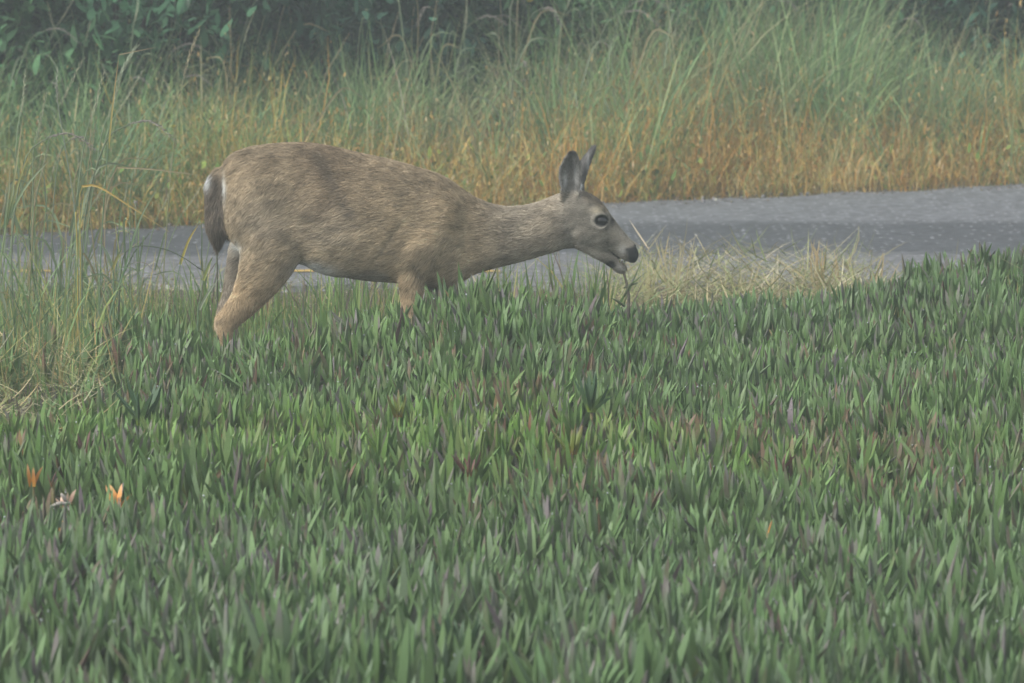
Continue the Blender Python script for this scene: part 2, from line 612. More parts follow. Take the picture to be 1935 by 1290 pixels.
def ear_shell(left, right, y0, cup, thick, ylean=0.0, sgn=1.0):
    """cupped ear blade between two traced edges (base to tip), opening toward -sgn*y"""
    nu, nv = len(left), 13
    L_ = np.array(left, float)
    R_ = np.array(right, float)
    front, back = [], []
    for i in range(nu):
        t = i / (nu - 1)
        for j in range(nv):
            v = -1 + 2 * j / (nv - 1)
            p = L_[i] * (1 - (v + 1) / 2) + R_[i] * (v + 1) / 2
            prof = math.sin(math.pi * min(1, 0.15 + 0.85 * t)) ** 0.6 if t < 1 else 0
            d = cup * prof * (1 - abs(v) ** 2)
            P = at(p[0], p[1], DY) + np.array((0, y0 + ylean * t + sgn * d, 0))
            th = thick * (0.55 + 0.45 * (1 - v * v))
            front.append(P - np.array((0, sgn * th / 2, 0)))
            back.append(P + np.array((0, sgn * th / 2, 0)))
    V = np.array(front + back)
    n0 = nu * nv
    F = []
    for i in range(nu - 1):
        for j in range(nv - 1):
            a_, b_, c_, d_ = i * nv + j, i * nv + j + 1, (i + 1) * nv + j + 1, (i + 1) * nv + j
            F += [(a_, b_, c_), (a_, c_, d_), (n0 + a_, n0 + c_, n0 + b_), (n0 + a_, n0 + d_, n0 + c_)]
    loop = [j for j in range(nv)] + [i * nv + nv - 1 for i in range(1, nu)] + [(nu - 1) * nv + j for j in range(nv - 2, -1, -1)] + [i * nv for i in range(nu - 2, 0, -1)]
    for q in range(len(loop)):
        a_, b_ = loop[q], loop[(q + 1) % len(loop)]
        F += [(a_, n0 + a_, n0 + b_), (a_, n0 + b_, b_)]
    return V, np.array(F)


def resample(poly, n=14):
    P = np.array(poly, float)
    d = np.concatenate([[0], np.cumsum(np.linalg.norm(np.diff(P, axis=0), axis=1))])
    t = np.linspace(0, d[-1], n)
    return np.stack([np.interp(t, d, P[:, 0]), np.interp(t, d, P[:, 1])], 1)


pieces = []
# trunk and neck
pieces.append(section_loft([
    (415, 345, 395, .030), (422, 312, 425, .072), (436, 289, 448, .106), (470, 274, 470, .140), (520, 267, 482, .158),
    (570, 265, 492, .168), (620, 271, 508, .182), (680, 285, 521, .188), (740, 298, 526, .178), (800, 315, 532, .152),
    (838, 327, 537, .128), (868, 346, 529, .108), (895, 365, 512, .088), (930, 380, 501, .076), (970, 385, 491, .069),
    (1010, 379, 480, .064), (1045, 366, 470, .061), (1070, 360, 462, .058), (1092, 372, 452, .040)], power=2.25, egg=0.12))
# skull and upper jaw
pieces.append(section_loft([
    (1056, 378, 452, .034), (1066, 362, 463, .052), (1085, 355, 463, .060), (1105, 357, 468, .064), (1125, 367, 473, .064),
    (1140, 381, 472, .060), (1153, 400, 471, .050), (1166, 417, 478, .044), (1180, 434, 486, .041), (1191, 447, 491, .039),
    (1199, 455, 492, .034), (1204, 464, 486, .022), (1207, 471, 480, .008)], power=2.3, egg=-0.14))
# lower jaw
pieces.append(section_loft([
    (1090, 445, 464, .040), (1108, 448, 473, .040), (1125, 455, 482, .036), (1142, 462, 491, .032), (1155, 472, 500, .029),
    (1166, 483, 509, .028), (1175, 491, 512, .025), (1182, 496, 511, .016), (1185, 500, 507, .006)], power=2.3))
# brow ridges and cheeks
for s in (-1, 1):
    pieces.append(ellipsoid(1128, 400, s * 0.045, .040, .024, .034, R(-35)))
    pieces.append(ellipsoid(1106, 432, s * 0.036, .050, .028, .038, R(-20)))
    pieces.append(ellipsoid(1197, 470, s * 0.016, .012, .014, .014))
    # shoulder blade, upper arm, haunch
    pieces.append(ellipsoid(812, 430, s * 0.092, .100, .060, .150, R(-28)))
    pieces.append(ellipsoid(796, 456, s * 0.138, .105, .042, .046, R(40)))
    pieces.append(ellipsoid(511, 385, s * 0.085, .145, .085, .185, R(-10)))
    pieces.append(ellipsoid(650, 430, s * 0.075, .200, .115, .150, R(-4)))
# tail
pieces.append(limb([(424, 314, 0, 12, .9), (409, 338, -.01, 17, 1.0), (409, 380, -.02, 19, 1.0), (411, 415, -.025, 20, 1.0), (412, 444, -.025, 14, .9), (411, 466, -.02, 4, .8)]))
# near hind leg
pieces.append(limb([(535, 390, -.085, 60, .70), (522, 440, -.105, 62, .68), (508, 482, -.112, 53, .66), (488, 524, -.112, 40, .68), (467, 556, -.108, 30, .66),
                    (443, 584, -.106, 23, .62), (429, 602, -.106, 21, .60), (431, 626, -.106, 13, .8), (437, 665, -.106, 9.5, .9), (443, 715, -.106, 9, .9), (445, 736, -.106, 11.5, .95),
                    (452, 752, -.106, 9.5, 1.0), (458, 768, -.106, 13, 1.1)]))
# far hind leg
pieces.append(limb([(520, 400, .085, 55, .7), (490, 440, .105, 50, .7), (462, 475, .11, 34, .75), (446, 515, .11, 23, .8), (434, 560, .11, 18, .8),
                    (422, 596, .11, 16, .75), (424, 620, .11, 11, .8), (430, 680, .11, 9, .9), (433, 732, .11, 11, .95), (440, 752, .11, 9, 1.0), (446, 766, .11, 12, 1.1)]))
# near foreleg
pieces.append(limb([(815, 430, -.11, 48, .6), (790, 472, -.125, 38, .62), (780, 505, -.118, 26, .72), (779, 545, -.110, 22, .8), (777, 590, -.105, 17, .85),
                    (777, 622, -.105, 15, .9), (776, 650, -.105, 10, .9), (777, 710, -.105, 9, .9), (778, 732, -.105, 11.5, .95), (783, 750, -.105, 9.5, 1.0), (788, 768, -.105, 13, 1.1)]))
# far foreleg, reaching forward
pieces.append(limb([(825, 440, .10, 45, .6), (826, 490, .11, 34, .65), (824, 525, .11, 24, .75), (830, 565, .11, 19, .8), (842, 618, .11, 15, .9),
                    (848, 650, .11, 10, .9), (852, 712, .11, 9, .9), (853, 734, .11, 11, .95), (858, 750, .11, 9.5, 1.0), (863, 768, .11, 13, 1.1)]))
# ears
pieces.append(ear_shell(resample([(1064, 372), (1059, 350), (1054, 328), (1055, 310), (1063, 293), (1075, 278)]),
                        resample([(1092, 372), (1095, 352), (1099, 328), (1099, 310), (1095, 293), (1087, 277)]), -.050, .026, .012, ylean=-.035))
pieces.append(ear_shell(resample([(1082, 372), (1087, 345), (1091, 322), (1095, 303), (1107, 288), (1121, 271)]),
                        resample([(1106, 372), (1104, 352), (1110, 328), (1116, 310), (1122, 294), (1129, 274)]), .052, .022, .011, ylean=.045, sgn=-1.0))
acc_v, acc_f, off = [], [], 0
for v, f in pieces:
    acc_v.append(v)
    acc_f.append(f + off)
    off += len(v)
raw = mesh_np('deer_raw', np.concatenate(acc_v), np.concatenate(acc_f))
tmp = bpy.data.objects.new('deer_tmp', raw)
C.objects.link(tmp)
md = tmp.modifiers.new('remesh', 'REMESH')
md.mode, md.voxel_size, md.adaptivity = 'VOXEL', VOX, 0.0
dg = bpy.context.evaluated_depsgraph_get()
ev = bpy.data.meshes.new_from_object(tmp.evaluated_get(dg))
bpy.data.objects.remove(tmp)
nv = len(ev.vertices)
DV = np.zeros(nv * 3, np.float32)
ev.vertices.foreach_get('co', DV)
DV = DV.reshape(-1, 3).astype(float)
ne_ = len(ev.edges)
DE = np.zeros(ne_ * 2, np.int32)
ev.edges.foreach_get('vertices', DE)
DE = DE.reshape(-1, 2)
deg = np.bincount(DE.ravel(), minlength=nv).astype(float)[:, None]


def lap(V):
    S = np.zeros_like(V)
    for k in range(V.shape[1]):
        S[:, k] = np.bincount(DE[:, 0], V[DE[:, 1], k], nv) + np.bincount(DE[:, 1], V[DE[:, 0], k], nv)
    return S / deg - V


def deer_px(V):
    return 967.5 + V[:, 0] / DS, None


PXc = 967.5 + DV[:, 0] / DS
z_ref = at(967.5, 500, DY)[2]
dz_dpy = (at(967.5, 600, DY)[2] - at(967.5, 500, DY)[2]) / 100.0
PYc = 500 + (DV[:, 2] - z_ref) / dz_dpy
YO = DV[:, 1] - DY
# broad smoothing on body, gentle on head / legs / ears
wbody = (1 - sstep(1030, 1075, PXc)) * (1 - sstep(545, 575, PYc))
w_ = (0.12 + 0.88 * wbody)[:, None]
for it in range(44):
    d1 = lap(DV)
    DV += 0.55 * d1 * w_
    if it % 2 == 1 and it < 36:
        DV -= 0.30 * lap(DV) * w_ * 0.9
wl_ = np.exp(-((PXc - 850) / 60.0) ** 2 - ((PYc - 400) / 75.0) ** 2)[:, None]
wl_ = np.maximum(wl_, 0.6 * np.exp(-((PXc - 575) / 45.0) ** 2 - ((PYc - 440) / 50.0) ** 2)[:, None])
for it in range(160):
    DV += 0.6 * lap(DV) * wl_
for it in range(2):
    DV += 0.4 * lap(DV)

EYE_PX, EYE_PY = 1136.0, 409.0
# mouth slit and eye sockets pressed in
eye_d = np.hypot((PXc - EYE_PX), (PYc - EYE_PY) * 1.15)
sock = np.exp(-(eye_d / 10.0) ** 2) * sstep(0.02, 0.04, np.abs(YO))
DV[:, 1] -= np.sign(YO) * 0.010 * sock
rimb = np.exp(-((eye_d - 14.5) / 3.2) ** 2) * sstep(0.02, 0.04, np.abs(YO))
DV[:, 1] += np.sign(YO) * 0.0045 * rimb
# flank relief: soft rib and shoulder folds
near = np.sign(YO) * sstep(0.05, 0.12, np.abs(YO))
fold = np.exp(-(((PXc - 742) + (PYc - 440) * 0.75) / 9.0) ** 2) * sstep(380, 420, PYc) * (1 - sstep(480, 505, PYc))
DV[:, 1] -= near * 0.004 * fold
fold2 = np.exp(-(((PXc - 560) - (PYc - 440) * 0.35) / 16.0) ** 2) * sstep(360, 420, PYc) * (1 - sstep(480, 520, PYc))
DV[:, 1] -= near * 0.006 * fold2
fold3 = np.exp(-(((PXc - 884) + (PYc - 440) * 0.10) / 9.0) ** 2) * sstep(370, 410, PYc) * (1 - sstep(500, 530, PYc))
DV[:, 1] -= near * 0.003 * fold3


def coat(px, py, yo, P):
    """coat colours by place on the animal, painted shade on the far legs (linear albedo)"""
    n = len(px)
    tan = np.array((0.312, 0.232, 0.146))
    brown = np.array((0.185, 0.138, 0.088))
    grey = np.array((0.235, 0.195, 0.150))
    facegrey = np.array((0.195, 0.166, 0.132))
    dark = np.array((0.062, 0.044, 0.032))
    white = np.array((0.62, 0.60, 0.56))
    bellyc = np.array((0.20, 0.175, 0.145))
    c = np.tile(tan, (n, 1))

    def mix(w, col):
        nonlocal c
        w = np.clip(w, 0, 1)[:, None]
        c = c * (1 - w) + np.asarray(col) * w
    n1 = noise(P, 6.0, 41)
    n2 = noise(P, 17.0, 42)
    # darker saddle along the spine
    top = np.interp(px, [400, 470, 570, 680, 800, 870, 930, 1060], [300, 272, 264, 284, 314, 346, 380, 360])
    mix(0.75 * (1 - sstep(0, 95, py - top)) * (1 - sstep(1000, 1060, px)) * (0.55 + 0.9 * n1), brown)
    mix(0.55 * np.exp(-((px - 640) / 70.0) ** 2) * (1 - sstep(380, 440, py)) * (0.4 + n1), (0.13, 0.088, 0.055))
    mix(0.6 * np.exp(-(((px - 640) - (py - 340) * 0.55) / (9.0 + 10 * n1)) ** 2) * sstep(268, 290, py) * (1 - sstep(390, 420, py)), (0.085, 0.066, 0.048))
    # greyer thigh and flank
    mix(0.55 * np.exp(-((px - 500) / 70.0) ** 2 - ((py - 400) / 60.0) ** 2), grey)
    mix(0.5 * np.exp(-((px - 630) / 60.0) ** 2 - ((py - 430) / 50.0) ** 2), grey)
    # neck paler and greyer, face grey
    mix(0.75 * sstep(880, 980, px), grey)
    mix(sstep(1040, 1085, px) * 0.95, facegrey)
    # lower legs tan-orange
    lo = sstep(490, 560, py) * (1 - sstep(700, 900, px) * 0.4)
    mix(lo * 0.8, (0.37, 0.262, 0.155))
    # far legs greyer: their shade is painted into the coat
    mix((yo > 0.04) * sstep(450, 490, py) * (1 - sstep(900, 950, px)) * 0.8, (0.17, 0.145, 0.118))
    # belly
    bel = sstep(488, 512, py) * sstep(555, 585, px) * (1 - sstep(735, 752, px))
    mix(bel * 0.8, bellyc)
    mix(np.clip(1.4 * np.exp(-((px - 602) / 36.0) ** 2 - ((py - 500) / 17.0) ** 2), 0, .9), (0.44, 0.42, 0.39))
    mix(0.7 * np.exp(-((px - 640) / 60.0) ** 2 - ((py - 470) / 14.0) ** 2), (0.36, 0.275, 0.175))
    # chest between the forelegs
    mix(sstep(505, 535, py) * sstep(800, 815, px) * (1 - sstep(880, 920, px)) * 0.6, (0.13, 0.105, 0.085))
    # white beside the tail and inside the thigh
    mix(np.exp(-((px - 430) / 4.0) ** 2 - ((py - 345) / 22.0) ** 2) * 0.8, white)
    mix(np.exp(-((px - 448) / 12.0) ** 2 - ((py - 458) / 16.0) ** 2) * 0.9, white)
    # tail
    tl = (1 - sstep(426, 431, px)) * sstep(312, 332, py) * (1 - sstep(470, 480, py)) * (np.abs(yo + .02) < 0.065)
    mix(tl * 0.95, (0.105, 0.082, 0.062))
    mix(np.exp(-((px - 399) / 6.0) ** 2 - ((py - 328) / 12.0) ** 2), white)
    # hocks: pale back edge
    mix(np.exp(-((px - 408) / 9.0) ** 2 - ((py - 604) / 20.0) ** 2) * 0.5, (0.5, 0.38, 0.26))
    # hooves
    mix(sstep(756, 760, py), (0.03, 0.026, 0.022))
    # --- head details
    hd = sstep(1055, 1075, px)
    # crown: dark brow patch
    crown = np.interp(px, [1095, 1120, 1140, 1155, 1168], [352, 364, 381, 402, 422])
    mix(hd * (1 - sstep(4, 24, py - crown)) * sstep(1095, 1108, px) * (1 - sstep(1146, 1160, px)) * 0.7, (0.11, 0.082, 0.055))
    mix(hd * np.exp(-((px - 1158) / 9.0) ** 2 - ((py - 413) / 10.0) ** 2) * 0.8, (0.05, 0.042, 0.036))
    # pale ring and brow by the eye
    ed = np.hypot(px - EYE_PX, (py - EYE_PY) * 1.12)
    mix(hd * np.exp(-((ed - 16.0) / 2.6) ** 2) * 0.45, (0.34, 0.30, 0.25))
    mix(hd * np.exp(-((px - 1130) / 12.0) ** 2 - ((py - 390) / 6.0) ** 2) * 0.6, (0.42, 0.35, 0.25))
    mix(hd * np.clip(1.25 - ed / 12.5, 0, 1) * 3, (0.02, 0.018, 0.016))
    # tear line below the front corner
    mix(hd * np.exp(-((px - 1146) / 2.6) ** 2 - ((py - 424) / 7.0) ** 2) * 0.7, (0.08, 0.068, 0.06))
    # muzzle: pale band, dark nose pad, dark chin spot, white chin
    mix(hd * np.exp(-((px - 1177) / 10.0) ** 2 - ((py - 466) / 9.0) ** 2) * 0.6, (0.40, 0.37, 0.34))
    nose = sstep(1178, 1190, px - (py - 474) * 0.2) * sstep(456, 462, py + (px - 1195) * .25) * (1 - sstep(489, 493, py))
    mix(nose, (0.034, 0.031, 0.030))
    slit = np.exp(-(((py - 473) - (px - 1159) * 0.80) / 3.2) ** 2) * sstep(1154, 1160, px) * (1 - sstep(1180, 1186, px))
    mix(slit * 0.9, (0.03, 0.026, 0.024))
    mix(hd * np.clip(1.5 * np.exp(-((px - 1156) / 9.0) ** 2 - ((py - 494) / 8.0) ** 2), 0, 1), (0.022, 0.02, 0.018))
    mix(hd * np.exp(-((px - 1172) / 6.0) ** 2 - ((py - 500) / 9.0) ** 2) * 0.6, (0.24, 0.22, 0.20))
    mix(hd * np.exp(-((px - 1120) / 14.0) ** 2 - ((py - 476) / 6.0) ** 2) * 0.4, (0.36, 0.32, 0.27))
    # ears: dark grey outside, dusky centre and pale fringes inside
    er = (1 - sstep(352, 362, py)) * sstep(1045, 1055, px)
    mix(er, (0.17, 0.152, 0.135))
    neare = er * (yo < 0)
    mix(neare * np.exp(-((px - 1076 - (py - 320) * 0.08) / 9.0) ** 2 - ((py - 322) / 26.0) ** 2) * 0.85, (0.11, 0.095, 0.085))
    mix(neare * np.exp(-((px - 1067) / 4.0) ** 2 - ((py - 338) / 14.0) ** 2) * 0.9, (0.36, 0.335, 0.31))
    mix(neare * np.exp(-((px - 1089) / 4.0) ** 2 - ((py - 326) / 20.0) ** 2) * 0.9, (0.35, 0.325, 0.30))
    mix(neare * (1 - sstep(281, 292, py)), (0.07, 0.063, 0.058))
    mix(er * (yo > 0), (0.10, 0.09, 0.082))
    mix(er * (yo > 0) * np.exp(-((px - 1111) / 3.0) ** 2 - ((py - 312) / 16.0) ** 2) * 0.8, (0.42, 0.39, 0.36))
    mix(np.exp(-((px - 1098) / 4.0) ** 2 - ((py - 352) / 6.0) ** 2) * (yo > 0) * 0.9, (0.5, 0.48, 0.45))
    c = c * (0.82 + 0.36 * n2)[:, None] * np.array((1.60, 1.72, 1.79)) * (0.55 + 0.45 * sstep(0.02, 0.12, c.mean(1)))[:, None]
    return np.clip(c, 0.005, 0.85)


def px_of(P):
    return 967.5 + P[:, 0] / DS, 500 + (P[:, 2] - z_ref) / dz_dpy, P[:, 1] - DY


ppx, ppy, yo = px_of(DV)
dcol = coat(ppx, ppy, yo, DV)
foot_z = DV[:, 2].min()
DX0 = at(620, 500, DY)[0]
gz = float(ground(np.array([DX0]), np.array([DY]))[0])
# faces
nf = len(ev.polygons)
DF = np.array([p.vertices[:] for p in ev.polygons if len(p.vertices) == 4], np.int32)
deer_loc = np.array((DX0, DY, foot_z))
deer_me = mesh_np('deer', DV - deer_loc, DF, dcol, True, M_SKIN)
bpy.data.meshes.remove(ev)
DROP = foot_z - gz
deer = link('deer', deer_me, loc=tuple(deer_loc), label='brown doe walking with lowered head, nibbling a stem at the edge of the iceplant', category='deer')

# eyes
for s in (-1, 1):
    bmv, bmf = ellipsoid(EYE_PX, EYE_PY, 0, .0195, .013, .0160, R(-12))
    sel = (np.hypot(ppx - EYE_PX, ppy - EYE_PY) < 5) & (np.sign(yo) == s)
    ysurf = np.median(yo[sel]) if sel.any() else s * 0.055
    bmv = bmv + np.array((0, ysurf - s * 0.002, 0)) - deer_loc
    link('eye', mesh_np('eye', bmv, bmf, None, True, M_EYE), deer)

# fur: short hairs lying along the coat
NH = 190000
tri = np.concatenate([DF[:, [0, 1, 2]], DF[:, [0, 2, 3]]])
e1, e2 = DV[tri[:, 1]] - DV[tri[:, 0]], DV[tri[:, 2]] - DV[tri[:, 0]]
fn = np.cross(e1, e2)
ar = np.linalg.norm(fn, axis=1) / 2
fn = fn / (2 * ar[:, None] + 1e-12)
cen = DV[tri].mean(1)
# a little more on the visible side and the head
wgt = ar * np.where(cen[:, 1] < DY, 1.25, 0.8) * np.where(cen[:, 0] > at(1050, 400, DY)[0], 2.2, 1.0)
ti = rng.choice(len(tri), NH, p=wgt / wgt.sum())
r1, r2 = rng.random(NH), rng.random(NH)
sw = r1 + r2 > 1
r1[sw], r2[sw] = 1 - r1[sw], 1 - r2[sw]
HP = DV[tri[ti, 0]] + e1[ti] * r1[:, None] + e2[ti] * r2[:, None]
HN = fn[ti]
hx, hy, hyo = px_of(HP)
keep = (np.hypot(hx - EYE_PX, hy - EYE_PY) > 13.5) & ~((hx > 1187) & (hy > 460)) & (hy < 752)
HP, HN, hx, hy, hyo = HP[keep], HN[keep], hx[keep], hy[keep], hyo[keep]
NH = len(HP)
head_w = sstep(1050, 1085, hx)
ear_w = (1 - sstep(352, 362, hy)) * sstep(1045, 1055, hx)
leg_w = sstep(520, 560, hy) * (1 - sstep(1000, 1050, hx))
tail_w = (1 - sstep(424, 431, hx)) * sstep(315, 335, hy) * (np.abs(hyo + .02) < 0.065)
flow = np.tile(np.array((-1.0, 0.0, -0.30)), (NH, 1))
haunch = (1 - sstep(440, 640, hx))
flow = flow * (1 - 0.75 * haunch[:, None]) + np.array((-0.45, 0, -0.9)) * 0.75 * haunch[:, None]


def fm(w, d):
    global flow
    flow = flow * (1 - w[:, None]) + np.array(d) * w[:, None]


fm(sstep(700, 800, hx) * (1 - sstep(850, 900, hx)) * sstep(420, 470, hy), (-0.7, 0, -0.7))
fm(head_w, (-1.0, 0.0, 0.25))
fm(ear_w, (0.05, 0.0, 1.0))
fm(leg_w, (-0.12, 0.0, -1.0))
fm(tail_w, (0.02, 0.0, -1.0))
swirl = (noise(HP, 7.0, 51) - 0.5) * 0.8
swirl2 = (noise(HP, 40.0, 52) - 0.5) * 0.9
ang = swirl + swirl2
flow = np.stack([flow[:, 0] * np.cos(ang) - flow[:, 2] * np.sin(ang), (rng.random(NH) - 0.5) * 0.25, flow[:, 0] * np.sin(ang) + flow[:, 2] * np.cos(ang)], 1)
flow -= HN * (flow * HN).sum(1)[:, None]
flow /= np.linalg.norm(flow, axis=1)[:, None] + 1e-9
ln = 0.019 * (1 - head_w) + 0.009 * head_w
ln = ln * (1 - ear_w) + 0.009 * ear_w
ln = ln * (1 - leg_w) + 0.013 * leg_w
ln = ln * (1 - tail_w) + 0.030 * tail_w
ln *= 0.7 + 0.6 * rng.random(NH)
muz = sstep(1150, 1180, hx)
ln *= 1 - 0.5 * muz
lift = 0.16 + 0.16 * rng.random(NH)
p0 = HP - HN * 0.001
p1 = HP + flow * (ln * 0.5)[:, None] + HN * (ln * lift * 0.62)[:, None]
p2 = HP + flow * ln[:, None] + HN * (ln * lift * 0.8)[:, None]
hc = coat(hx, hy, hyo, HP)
streak = noise(np.stack([HP[:, 0] * 0.45 + HP[:, 2] * 0.2, HP[:, 1], HP[:, 2] * 1.0 - HP[:, 0] * 0.3], 1), 62.0, 61)
mult = 0.72 + 0.40 * rng.random(NH) + 0.60 * (streak - 0.5)
hc = hc * mult[:, None]
grz = rng.random(NH) < 0.13 * (1 - head_w * 0.6)
hc[grz] *= 0.55
pale = rng.random(NH) < 0.10
hc[pale] = np.minimum(hc[pale] * 1.35, 0.7)
cur = bpy.data.hair_curves.new('fur')
cur.add_curves([3] * NH)
pts = np.stack([p0, p1, p2], 1) - deer_loc
cur.position_data.foreach_set('vector', pts.astype(np.float32).ravel())
ra = cur.attributes.new('radius', 'FLOAT', 'POINT')
rr = np.tile(np.array((0.00070, 0.00062, 0.00022)), (NH, 1)) * np.where(head_w > 0.5, 0.75, 1.0)[:, None]
ra.data.foreach_set('value', rr.astype(np.float32).ravel())
ca_ = cur.attributes.new('Col', 'FLOAT_COLOR', 'CURVE')
c4 = np.ones((NH, 4), np.float32)
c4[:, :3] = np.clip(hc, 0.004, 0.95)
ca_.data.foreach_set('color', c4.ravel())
cur.materials.append(M_HAIR)
link('fur', cur, deer, kind='stuff')
deer.location.z -= DROP

# stem in the doe's mouth, standing in the iceplant below
p_top, p_bot = at(1179, 487, DY - 0.012), at(1187, 585, DY - 0.03)
tt = np.linspace(0, 1, 8)[:, None]
sp = p_bot * (1 - tt) + p_top * tt + np.stack([0.006 * np.sin(tt[:, 0] * 5), 0 * tt[:, 0], 0 * tt[:, 0]], 1)
sp[0, 2] = float(ground(np.array([sp[0, 0]]), np.array([sp[0, 1]]))[0]) - 0.02
sp[:, 2] -= DROP * tt[:, 0]
v, f = tube(sp, np.linspace(0.0055, 0.0035, 8), 6)
A = Acc()
A.add(v, f, (0.10, 0.090, 0.070))
bs = link('bitten_stem', A.mesh('bitten_stem', M_BARK, True), label='reddish brown stem standing up into the doe\'s mouth', category='stem')
A = Acc()
for k in range(5):
    q = sp[-1] + np.array((rng.normal(0, .006), rng.normal(0, .004), rng.normal(0, .006)))
    v, f = tube(np.stack([q, q + np.array((rng.normal(.004, .012), rng.normal(0, .006), rng.normal(-.004, .012)))]), (0.003, 0.001), 5)
    A.add(v, f, (0.16, 0.15, 0.05))
for k, (fz, dx, dz) in enumerate(((.30, -.045, .03), (.38, .05, .02), (.22, -.03, .05), (.34, .03, .055))):
    q = sp[0] * (1 - fz * 2) + sp[-1] * fz * 2 if fz < .5 else sp[-1]
    LP = np.stack([q, q + np.array((dx * .5, -.01, dz * .7)), q + np.array((dx, -.015, dz))])
    n_ = 7
    tt_ = np.linspace(0, 1, n_)[:, None]
    cv = LP[0] * (1 - tt_) ** 2 + 2 * LP[1] * tt_ * (1 - tt_) + LP[2] * tt_ ** 2
    vv, ff = tube(cv, np.array((.002, .0045, .005, .0048, .004, .0026, .0006)), 5)
    A2 = Acc()
    A2.add(vv, ff, (0.09, 0.115, 0.06))
    link('leaf', A2.mesh('leaf', M_ICE, True), bs)
link('yellowed_leaf', A.mesh('yellowed_leaf', M_GRASS), bs)

def on_bank(px, py, lift=0.135):
    """where a leaf cluster seen at a photo position sits on the bank"""
    lo, hi = 9.0, 23.0
    for _ in range(50):
        mid = (lo + hi) / 2
        P = at(px, py, mid)
        if P[2] > float(ground(np.array([P[0]]), np.array([mid]))[0]) + lift:
            lo = mid
        else:
            hi = mid
    P = at(px, py, lo)
    P[2] -= 0.02
    return P


# ------------------------------------------------------------------ iceplant
SP = 0.063
gxs = np.arange(-4.6, 4.6, SP)
gys = np.arange(10.3, 21.6, SP)
GX, GY = np.meshgrid(gxs, gys)
GX = (GX + (rng.random(GX.shape) - 0.5) * SP * 1.1).ravel()
GY = (GY + (rng.random(GY.shape) - 0.5) * SP * 1.1).ravel()
back = np.interp(GX, cr_x, cr_y) + 0.18 + (noise2(GX, GY * 0, 5.0, 71) - 0.5) * 0.25
ok = (np.abs(GX) < 0.09 * GY + 0.75) & (GY < back)
# the bank thins out into rough grass at its left back corner
lx_ = at(225, 600, 18.0)[0]
thin = 1 - sstep(lx_ - 0.12, lx_ + 0.12, GX + (noise2(GX, GY, 2.5, 72) - 0.5) * 0.35)
thin = thin * sstep(16.3, 17.0, GY)
ok &= rng.random(len(GX)) > thin * 0.92
ok &= noise2(GX, GY, 4.5, 73) > 0.21
# never inside the deer's legs
for px_, dy_ in ((436, -.106), (430, .11), (777, -.105), (848, .11)):
    lx0 = at(px_, 680, DY)[0]
    ok &= np.hypot(GX - lx0, GY - DY - dy_) > 0.05
SPECIAL = [(1118, 765), (868, 1235), (885, 885), (752, 775), (270, 790), (1080, 845), (222, 948), (62, 905), (100, 905), (128, 948), (114, 1000), (1452, 1000), (1475, 885), (160, 850),
           (180, 1275), (1000, 1120), (745, 1110), (1245, 830), (520, 905), (1640, 760), (300, 1130)]
for px_, py_ in SPECIAL:
    Pq = on_bank(px_, py_)
    ok &= ~((np.abs(GX - Pq[0]) < 0.065) & (GY - Pq[1] < 0.05) & (GY - Pq[1] > -0.19))
GX, GY = GX[ok], GY[ok]
nS = len(GX)
GZ = ground(GX, GY)
patch = noise2(GX, GY, 1.6, 74)
tall = noise2(GX, GY, 2.3, 75)
stem_h = 0.06 * tall + 0.03 * rng.random(nS)
size = 0.90 + 0.30 * (noise2(GX, GY, 1.1, 76) - 0.5) + 0.35 * (noise2(GX, GY, 6.0, 79) - 0.5) + 0.13 * rng.normal(size=nS)
size = np.clip(size, 0.5, 1.5)
tilt_a, tilt_m = rng.random(nS) * 2 * math.pi, np.abs(rng.normal(0, R(14), nS))
size *= 1.02 - 0.24 * sstep(12.5, 18.3, GY)
nl = rng.integers(5, 10, nS)
# per-leaf arrays
si = np.repeat(np.arange(nS), nl)
k_in = np.concatenate([np.arange(q) for q in nl])
n_leaf = len(si)
pair = k_in // 2
az = rng.random(nS)[si] * 2 * math.pi + (k_in % 2) * math.pi + pair * (math.pi / 2) + rng.normal(0, 0.35, n_leaf)
lean = np.choose(np.minimum(pair, 3), [R(8), R(17), R(28), R(44)]) + rng.normal(0, R(7), n_leaf)
bend = np.where(pair < 2, rng.normal(R(2), R(12), n_leaf), rng.normal(R(-20), R(16), n_leaf))
# shoot tilt folded into the leaf direction
lv = np.stack([np.sin(lean) * np.cos(az) + (np.sin(tilt_m) * np.cos(tilt_a))[si], np.sin(lean) * np.sin(az) + (np.sin(tilt_m) * np.sin(tilt_a))[si], np.cos(lean)], 1)
az = np.arctan2(lv[:, 1], lv[:, 0])
lean = np.arctan2(np.hypot(lv[:, 0], lv[:, 1]), lv[:, 2])
Ln = 0.134 * size[si] * np.choose(np.minimum(pair, 3), [0.98, 1.08, 1.0, 0.82]) * (1 + rng.normal(0, 0.12, n_leaf))
Wd = 0.0178 * (0.85 + 0.3 * rng.random(n_leaf)) * np.sqrt(np.clip(size[si], .6, 1.4))
base = np.stack([GX[si], GY[si], (GZ + stem_h)[si] + 0.012 * (2 - pair)], 1)
base[:, :2] += rng.normal(0, 0.004, (n_leaf, 2))
